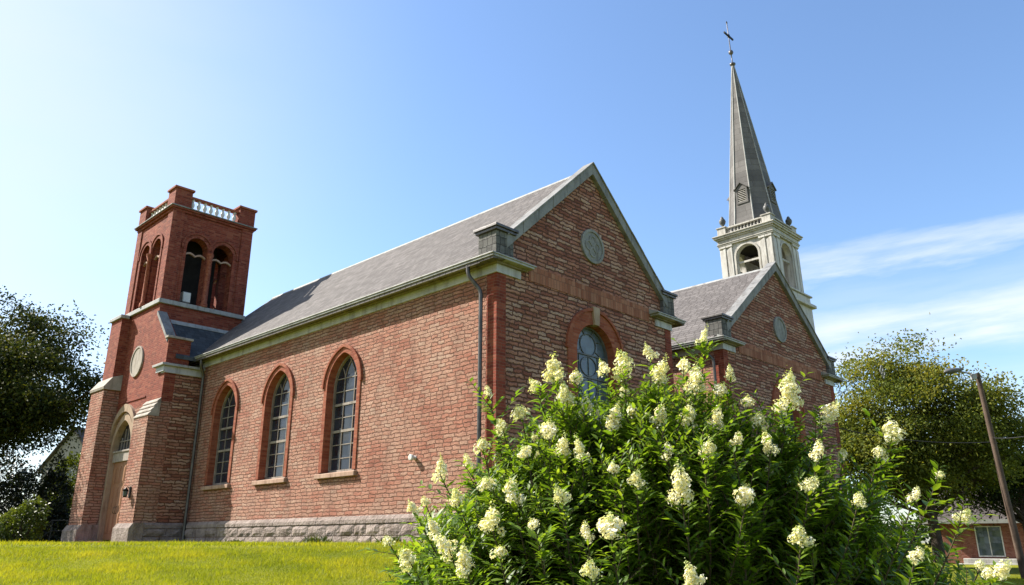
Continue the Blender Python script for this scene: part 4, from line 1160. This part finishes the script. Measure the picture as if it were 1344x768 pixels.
# right: low brick house
r_, L, D = house('brick_house', 1225, 1420, 54, 50, 0, 0, None, None, 'low brick house with white porch step behind the olive tree', floor=-.35)
g0 = -.35
hw_ = MB(); wx = 2.5
MB().box(0, L, 0, 7.5, -1, 3.0).build('wall', 'house_brick', r_)
rf = MB(); rf.prism([(-.6, -.7, 2.85), (-.6, 3.7, 5.1), (-.6, 8.1, 2.85), (-.6, 8.1, 3.0), (-.6, 3.7, 5.26), (-.6, -.7, 3.0)], (L + 1.2, 0, 0)); ro = rf.build('roof', 'far_roof', r_)
MB().box(-.62, L + .62, -.78, -.70, 2.78, 3.02).build('fascia', 'trim_grey', ro)
wn = MB().box(wx, wx + 1.5, -.05, .03, .72, 2.62).build('window', 'white_paint', r_)
MB().box(wx + .07, wx + .72, -.065, -.051, .8, 2.55).box(wx + .78, wx + 1.43, -.065, -.051, .8, 2.55).build('pane', 'house_glass', wn)
wn2 = MB().box(wx + 4.4, wx + 5.6, -.05, .03, 1.0, 2.5).build('window', 'white_paint', r_); MB().box(wx + 4.48, wx + 5.52, -.065, -.051, 1.08, 2.42).build('pane', 'house_glass', wn2)
MB().box(1.6, wx + 4.2, -1.3, -.001, -.5, .62).box(1.2, wx + 4.6, -1.7, -1.301, -.5, .34).build('porch_step', 'concrete', r_, bevel=.02)
po = MB().box(7.0, 7.2, -1.2, -1.0, .621, 2.84).build('porch_post', 'white_paint', r_)

# ------------------------------------------------------------------ utility pole, wires
pb = onground(1337, 31.5); pb.z -= .3
ptop = at(1282.5, 490, 31.5)
pole = empty('utility_pole', pb, 0, 'leaning brown wooden utility pole with a lamp arm at the top', 'utility pole')
d = ptop - pb
MB().tube([(0, 0, 0), tuple(d * .5), tuple(d)], [.145, .12, .095], 12).build('pole', 'pole_wood', pole)
ar = MB(); e = d + Vector((-.95, -.1, .10)); ar.tube([tuple(d * .975), tuple(d * .985 + Vector((-.4, -.05, .12))), tuple(e)], .03, 6)
ar.build('lamp_arm', 'trim_grey', pole)
lh = MB(); lh.lathe(0, 0, [(.02, -.42), (.09, -.38), (.13, -.22), (.12, .02), (.07, .20), (.04, .30)], 12)
lo = lh.build('lamp_head', 'lead_grey', pole); lo.location = e; lo.rotation_euler = (0, R(82), 0); lo.scale = (.9, 1.15, 1.15)
MB().box(-.09, .09, -.09, .09, 0, .24).build('junction_box', 'trim_grey', pole, loc=tuple(d * .965 + Vector((-.26, -.12, 0))), bevel=.02)
wa = pb + d * .66
def wire(a, c, sag, label, n=18):
    pts = [a.lerp(c, i / n) - Vector((0, 0, sag * 4 * (i / n) * (1 - i / n))) for i in range(n + 1)]
    o = MB().tube([tuple(p - a) for p in pts], .018, 5).build('overhead_wire', 'wire_black'); o.location = a
    tag(o, label, 'wire')
wire(wa, W(19.9, 3.0, 5.6) + Vector((.2, 0, 0)), .5, 'thin overhead wire running from the pole towards the church')
wire(pb + d * .68, at(1460, 520, 24), .4, 'thin overhead wire leaving the pole towards the right edge')

# ------------------------------------------------------------------ handrail left of the tower
h0 = onground(36, 30.5); h1 = onground(98, 30.5)
hr = empty('handrail', h0, math.atan2(h1.y - h0.y, h1.x - h0.x), 'thin black pipe handrail by the left foot of the tower', 'handrail')
Lr = (h1 - h0).length
m = MB(); m.tube([(0, 0, .08), (Lr * .45, 0, .84), (Lr, 0, .84)], .024, 8); m.tube([(Lr * .12, 0, .0), (Lr * .45, 0, .46), (Lr, 0, .46)], .018, 6); m.build('rail', 'black_iron', hr)
for t in (.18, .45, .78, 1.0):
    zt = .08 + (.84 - .08) * min(1, t / .45)
    MB().tube([(Lr * t, 0, -.4), (Lr * t, 0, zt)], .02, 6).build('post', 'black_iron', hr)
# pale path at the far left of the lawn
pth = MB(); 
a = onground(-60, 26); c = onground(18, 26)
nseg = 14
for i in range(nseg):
    t0, t1 = i / nseg, (i + 1) / nseg
    x0, x1 = a.x + (c.x - a.x) * t0, a.x + (c.x - a.x) * t1
    q = [(x0, 25.2), (x1, 25.2), (x1, 26.6), (x0, 26.6)]
    pth.add([(xx, yy, gz_at(xx, yy) + .012) for xx, yy in q], [(0, 1, 2, 3)])
tag(pth.build('path', 'path_concrete'), kind='structure')

# ------------------------------------------------------------------ grass
def blades(n, xr, yr, h, wd, keep=None):
    x = rng.uniform(*xr, n); y = rng.uniform(*yr, n)
    if keep is not None:
        k = keep(x, y); x, y = x[k], y[k]
    n = len(x); z = ground_z(x, y)
    pos = np.stack([x, y, z - .004], -1)
    ax = unit(np.stack([rng.normal(size=n) * .35, rng.normal(size=n) * .35, np.ones(n)], -1))
    nm = np.stack([rng.normal(size=n), rng.normal(size=n), np.zeros(n)], -1)
    patch = .5 + .25 * np.sin(x * 1.3 + .5 * np.sin(y * 2.1)) * np.sin(y * .9 + 1) + .2 * np.sin(x * 4.1 + y * 3.3)
    tint = np.clip(.55 * patch + .45 * rng.random(n), 0, 1)
    cl_ = np.array([mnoise.noise((a_ * 1.1, b_ * 1.1, 0)) + .6 * mnoise.noise((a_ * 4, b_ * 4, 5)) for a_, b_ in zip(x, y)])
    tint = np.clip(tint + .35 * cl_, 0, 1); h = h * np.clip(1 + .9 * cl_, .5, 2.2)
    return leaf_cards(pos, ax, nm, h * rng.uniform(.5, 1.4, n), wd, kind='blade', curl=.3, tint=tint)
def inwall(x, y):
    p = np.stack([x - C0.x, y - C0.y], -1); lx = p @ np.array([V.x, V.y]); ly = p @ np.array([U.x, U.y])
    return ~(((lx > -.12) & (ly > -.12) & (lx < 7.5)) | ((lx > -2.2) & (ly > 15.2)))
vis = lambda x, y: (x < -.12 * y + 1.5) & (x > -.75 * y - .3)
A = [blades(200000, (-12.5, 1.5), (8.2, 13.2), .045, .007, lambda x, y: vis(x, y) & (x < .2)),
     blades(90000, (-19, 2), (13.2, 27), .055, .012, lambda x, y: vis(x, y) & inwall(x, y)),
     blades(50000, (9.5, 26), (17, 33), .05, .014, lambda x, y: (x > .50 * y) & (x < .75 * y))]
vs = []; fs = []; ts = []; o_ = 0
for v, f, t in A: vs.append(v); fs.append(f + o_); ts.append(t); o_ += len(v)
tag(link('grass', foliage_mesh('grass', 'grass_blade', np.concatenate(vs), np.concatenate(fs), np.concatenate(ts))), 'short yellow green lawn grass in front of the church', 'grass', kind='stuff')
# weed tufts at the wall foot
def tuft(lx, ly, n, h, label):
    p = W(lx, ly); g_ = gz_at(p.x, p.y)
    pos = np.stack([rng.normal(size=n) * .16, rng.normal(size=n) * .16, np.zeros(n)], -1)
    ax = unit(np.stack([rng.normal(size=n) * .5, rng.normal(size=n) * .5, np.ones(n)], -1))
    v, f, t = leaf_cards(pos, ax, rand_dirs(n), h * rng.uniform(.4, 1.2, n), .03, kind='lance', tint=rng.random(n) * .5)
    o = link('weed_tuft', foliage_mesh('weed_tuft', 'hedge_leaf', v, f, t)); o.location = (p.x, p.y, g_); tag(o, label, 'weed', 'weeds at the foot of the wall')
tuft(-.35, 6.3, 120, .26, 'low weed tuft under the near side window')
tuft(-.35, 10.9, 70, .18, 'tiny weed tuft below the middle side window')
tuft(-.35, 3.2, 110, .24, 'low weed tuft at the wall foot nearest the flowering shrub')

# ------------------------------------------------------------------ the flowering shrub in the foreground
# outline of the bush as a height over the lawn for every column, and canes that grow out to it
flowers = [  # photo column, row, distance, size, panicle tilt to the left(-)/right(+)
 (513,712,3.3,.85,-.9),(546,672,3.35,.9,-.7),(580,628,3.4,1.15,-.7),(634,592,3.45,1.2,-.25),(641,521,3.6,.6,-.2),(659,566,3.55,.8,-.3),(683,550,3.6,1.2,-.2),
 (700,514,3.6,.95,-.5),(724,498,3.65,1.25,-.3),(752,506,3.7,1.0,0),(741,528,3.6,1.2,-.1),(790,494,3.7,.9,-.2),(815,492,3.7,1.5,0),(848,474,3.75,1.0,.05),(859,500,3.65,1.1,.1),
 (890,491,3.75,1.2,0),(914,454,3.8,.85,.0),(905,512,3.65,1.2,.05),(935,520,3.7,1.1,.1),(972,536,3.7,1.1,.15),(950,500,3.8,.8,.1),(1026,514,3.65,1.0,.25),(1024,534,3.6,1.4,.2),(1070,554,3.6,1.35,.5),
 (1156,577,3.5,1.1,.5),(1138,600,3.45,.9,.4),(1092,603,3.6,1.0,.1),(1213,627,3.3,.75,.5),(1241,681,3.1,.8,.5),(1048,641,3.2,.9,.2),(1036,708,2.95,1.0,.1),(968,659,3.1,1.2,.3),
 (956,585,3.4,.8,.1),(829,635,3.15,.9,0),(883,651,3.05,1.3,-.3),(795,697,2.95,1.5,-.15),(770,748,2.85,.8,0),(900,758,2.8,.8,0),(765,703,3.0,.7,-.2),
 (600,656,3.25,.8,-.5),(575,700,3.2,1.0,-.5),(592,722,3.1,1.2,-.4),(645,690,3.1,1.2,-.3),(672,655,3.2,1.1,-.2),(655,726,3.0,.9,-.2),(610,742,3.0,1.0,-.5),(690,600,3.4,1.0,-.2),(718,575,3.45,1.3,-.1),
 (735,596,3.35,1.0,-.1),(765,545,3.6,1.1,-.1),(800,560,3.5,1.0,0),(826,548,3.55,1.2,0),(857,557,3.5,1.0,.1),(895,558,3.5,1.1,0),(930,560,3.5,1.0,.1),(985,560,3.6,1.1,.1),(1000,592,3.4,.9,.1),
 (640,640,3.25,1.0,-.3),(760,600,3.3,.9,0),(920,600,3.25,.9,0),(1060,600,3.4,.9,.2),(1110,660,3.2,.7,.3),(1180,655,3.2,.7,.4),(735,655,3.1,.8,-.1),(700,690,3.0,.8,-.2),(540,735,3.1,.9,-.8),(1180,730,2.9,.7,.3),
 (1280,752,2.8,.9,.7),(1262,742,2.85,.7,.6),(870,600,3.3,.8,0),(800,620,3.2,.7,0),(560,662,3.4,.7,-.6),(616,612,3.45,.8,-.4)]
BC = Vector((.62, 3.75, 0)); BC.z = gz_at(.62, 3.75)
bush = empty('flowering_shrub', BC, 0, 'big green shrub with creamy white flower spikes in the foreground', 'shrub')
ox = np.array([505, 545, 580, 630, 660, 690, 720, 760, 800, 850, 900, 940, 980, 1030, 1075, 1120, 1160, 1200, 1245, 1290, 1310]); 
oy = np.array([735, 690, 650, 610, 575, 545, 520, 520, 505, 495, 490, 510, 525, 535, 590, 628, 640, 690, 735, 770, 785])
tips = []
for px, py, Y, s, tl in flowers: tips.append((at(px, py, Y) - BC + Vector((0, -.13, .012)), s, tl, True))
nfl = len(tips)
for _ in range(980):
    px = random.uniform(520, 1290); top = float(np.interp(px, ox, oy))
    dn = abs(random.gauss(0, 1)) * 105 if random.random() < .75 else random.uniform(0, 330)
    py = top + 8 + dn
    if py > 860: continue
    q_ = dn / 330; Y = 3.72 - .62 * math.sin(min(1, q_ * 1.25) * pi) * (.9 if px < 1000 else .6) + .25 * q_ + random.gauss(0, .12)
    if random.random() < .30: Y = random.uniform(3.5, 4.6); 
    sm_ = dn < 150 and len([1 for t_ in tips if t_[3]]) < 98 and random.random() < .09
    tips.append((at(px, py, Y) - BC, random.uniform(.35, .6) if sm_ else random.uniform(.7, 1.1), (px - 880) / 500, sm_))
lb = []; la = []; ln = []; ll = []; lt = []
cane = MB(); pan_at = []
for tip, s, tl, fl in tips:
    foot = Vector((tip.x * .22 + random.uniform(-.15, .15), random.uniform(-.25, .25), 0))
    if not fl: tl += random.gauss(0, .45)
    dirn = Vector((tl * .60 + tip.x * .12, (-.10 if fl else random.gauss(-.18, .30)) + .12 * tip.y, 1)).normalized()
    Lc = (tip - foot).length
    ctrl = tip - dirn * Lc * .5
    pts = [foot * (1 - t) ** 2 + ctrl * 2 * t * (1 - t) + tip * t * t for t in np.linspace(0, 1, 12)]
    cane.tube([tuple(p) for p in pts], [.0075 * (1 - .85 * i / 11) + .0012 for i in range(12)], 5, cap=False)
    tdir = (pts[-1] - pts[-2]).normalized()
    if fl: pan_at.append((tip, tdir, s))
    # leaves in opposite pairs up the last half metre
    reach = min(Lc * .92, random.uniform(.55, 1.25)); step = .0175
    k = 0; dist = .05 if fl else 0.0
    while dist < reach:
        t = 1 - dist / Lc; t = max(.02, t)
        p = foot * (1 - t) ** 2 + ctrl * 2 * t * (1 - t) + tip * t * t
        q = (ctrl - foot) * (2 * (1 - t)) + (tip - ctrl) * (2 * t); q.normalize()
        o1 = q.orthogonal().normalized(); o2 = q.cross(o1)
        a0 = k * 1.57 + random.uniform(-.9, .9)
        young = dist < .06
        for j in (0, pi):
            r_ = o1 * math.cos(a0 + j) + o2 * math.sin(a0 + j)
            up = random.uniform(.25, 1.0) if not young else 1.3
            ax = (q * up + r_ + Vector((0, 0, random.uniform(-.15, .25)))).normalized()
            nrm = (q - r_ * .6 + Vector((random.uniform(-.35, .35), random.uniform(-.35, .35), .5)))
            lb.append(p); la.append(ax); ln.append(nrm)
            ll.append((.054 if not young else .032) * random.uniform(.55, 1.35) * (.85 + .3 * max(s, .7)))
            lt.append(min(1, max(0, random.gauss(.42, .16) + (.25 if dist < .12 else 0))))
        # a short side twig now and then
        if random.random() < .34 and dist > .06:
            r_ = o1 * math.cos(a0 + 1) + o2 * math.sin(a0 + 1); e = p + (r_ + q * .9).normalized() * random.uniform(.06, .20)
            cane.tube([tuple(p), tuple(e)], [.002, .001], 4, cap=False)
            nw = random.randint(7, 12)
            for w_ in range(nw):
                tt = (w_ + 1) / nw; pp = p.lerp(e, tt); sgn = 1 if w_ % 2 else -1; sd_ = q.cross(r_) * sgn
                lb.append(pp); la.append((e - p).normalized() + sd_ * .9); ln.append(Vector((random.uniform(-.5, .5), random.uniform(-.5, .5), 1))); ll.append(random.uniform(.030, .055)); lt.append(min(1, max(0, random.gauss(.5, .16))))
        k += 1; dist += step * random.uniform(.7, 1.4) * (1 if dist < .5 else 1.7)
lb = np.array([tuple(p) for p in lb]); la = np.array([tuple(p) for p in la]); ln = np.array([tuple(p) for p in ln]); ll = np.array(ll)
v, f, t = leaf_cards(lb, la, ln, ll, ll * rng.uniform(.24, .41, len(ll)), kind='lance', fold=.10, curl=.16, tint=np.array(lt))
link('foliage', foliage_mesh('foliage', 'shrub_leaf', v, f, t), bush)
cane.build('stem', 'stem_bark', bush)
print('bush leaves', len(ll), 'canes', len(tips))
def panicle_mesh(i):
    L = (.085, .105, .06, .12, .075, .095, .05)[i]; lobes = [((0, 0, L * .5), (.022, .022, L * .55), 130)]
    pos, out_ = [], []
    for k in range((6, 9, 4, 10, 7, 5, 4)[i]):           # side branches of the flower head
        a = k * 2.4 + i; zz = L * rng.uniform(-.15, .55); rr = rng.uniform(.012, .030) * (1.15 - zz / L * .6)
        lobes.append(((rr * math.cos(a), rr * math.sin(a), zz), (.017, .017, .021), 38))
    for c, r, n in lobes:
        d = rand_dirs(n); q = np.array(c) + d * np.array(r) * rng.uniform(.5, 1.3, (n, 1))
        taper = np.clip(1.08 - np.maximum(0, q[:, 2:] / L) ** 1.6 * (.62, .4, .3, .66, .5, .35, .25)[i], .2, 1.2); q[:, :2] *= taper
        pos.append(q); out_.append(unit(d + np.array([0, 0, .35]) + rng.normal(size=(n, 3)) * .35))
    pos = np.concatenate(pos); out_ = np.concatenate(out_); n = len(pos)
    t1 = unit(np.cross(out_, rand_dirs(n))); t2 = np.cross(out_, t1)
    V_, F_, T_ = [], [], []; o_ = 0
    tv = np.clip((.70, .52, .78, .62, .45, .74, .58)[i] + .22 * rng.normal(size=n) - .9 * np.maximum(0, pos[:, 2] / L - .62) / .4, 0, 1)
    sz = .0066 * rng.uniform(.6, 1.35, n) * np.where(pos[:, 2] > .8 * L, .6, 1)
    for k in range(4):
        d = t1 * math.cos(k * pi / 2) + t2 * math.sin(k * pi / 2)
        v, f, t = leaf_cards(pos, unit(d + out_ * .45), out_, sz, sz * .85, fold=.1, curl=.1, tint=tv)
        V_.append(v); F_.append(f + o_); T_.append(t); o_ += len(v)
    return foliage_mesh('flower_panicle', 'petal', np.concatenate(V_), np.concatenate(F_), np.concatenate(T_))
pms = [panicle_mesh(i) for i in range(7)]
for i, (tip, td, s) in enumerate(pan_at):
    o = link('flower_panicle', pms[random.randrange(7)], bush, tip - td * .02)
    td = (td + Vector((random.gauss(0, .22), random.gauss(0, .22), 0))).normalized(); qn = td.to_track_quat('Z', 'Y'); o.rotation_mode = 'QUATERNION'; o.rotation_quaternion = qn @ Matrix.Rotation(random.uniform(0, 6), 4, 'Z').to_quaternion()
    k = s * .82; o.scale = (k * random.uniform(.85, 1.2), k * random.uniform(.85, 1.2), k * random.uniform(.8, 1.15))

# ------------------------------------------------------------------ the far wood closing the horizon
nw_ = 26000
xw = rng.uniform(-150, 190, nw_); yw = 118 + rng.normal(size=nw_) * 3
hw_prof = np.array([4.2 + 2.2 * mnoise.noise((q * .09, 0, 1)) + 1.1 * mnoise.noise((q * .35, 2, 0)) for q in xw])
zw = hw_prof * rng.random(nw_) ** .7 - .6
P_ = np.stack([xw, yw, zw], -1)
v, f, t = leaf_cards(P_, rand_dirs(nw_), unit(rand_dirs(nw_) + np.array([0, -.6, .5])), .75 * rng.uniform(.6, 1.4, nw_), .5, tint=np.clip(.5 * rng.random(nw_) + .25 + .25 * np.sin(xw * .4), 0, 1))
tag(link('far_wood', foliage_mesh('far_wood', 'dark_tree_leaf', v, f, t)), 'low dark line of distant trees along the horizon', 'wood', kind='stuff')
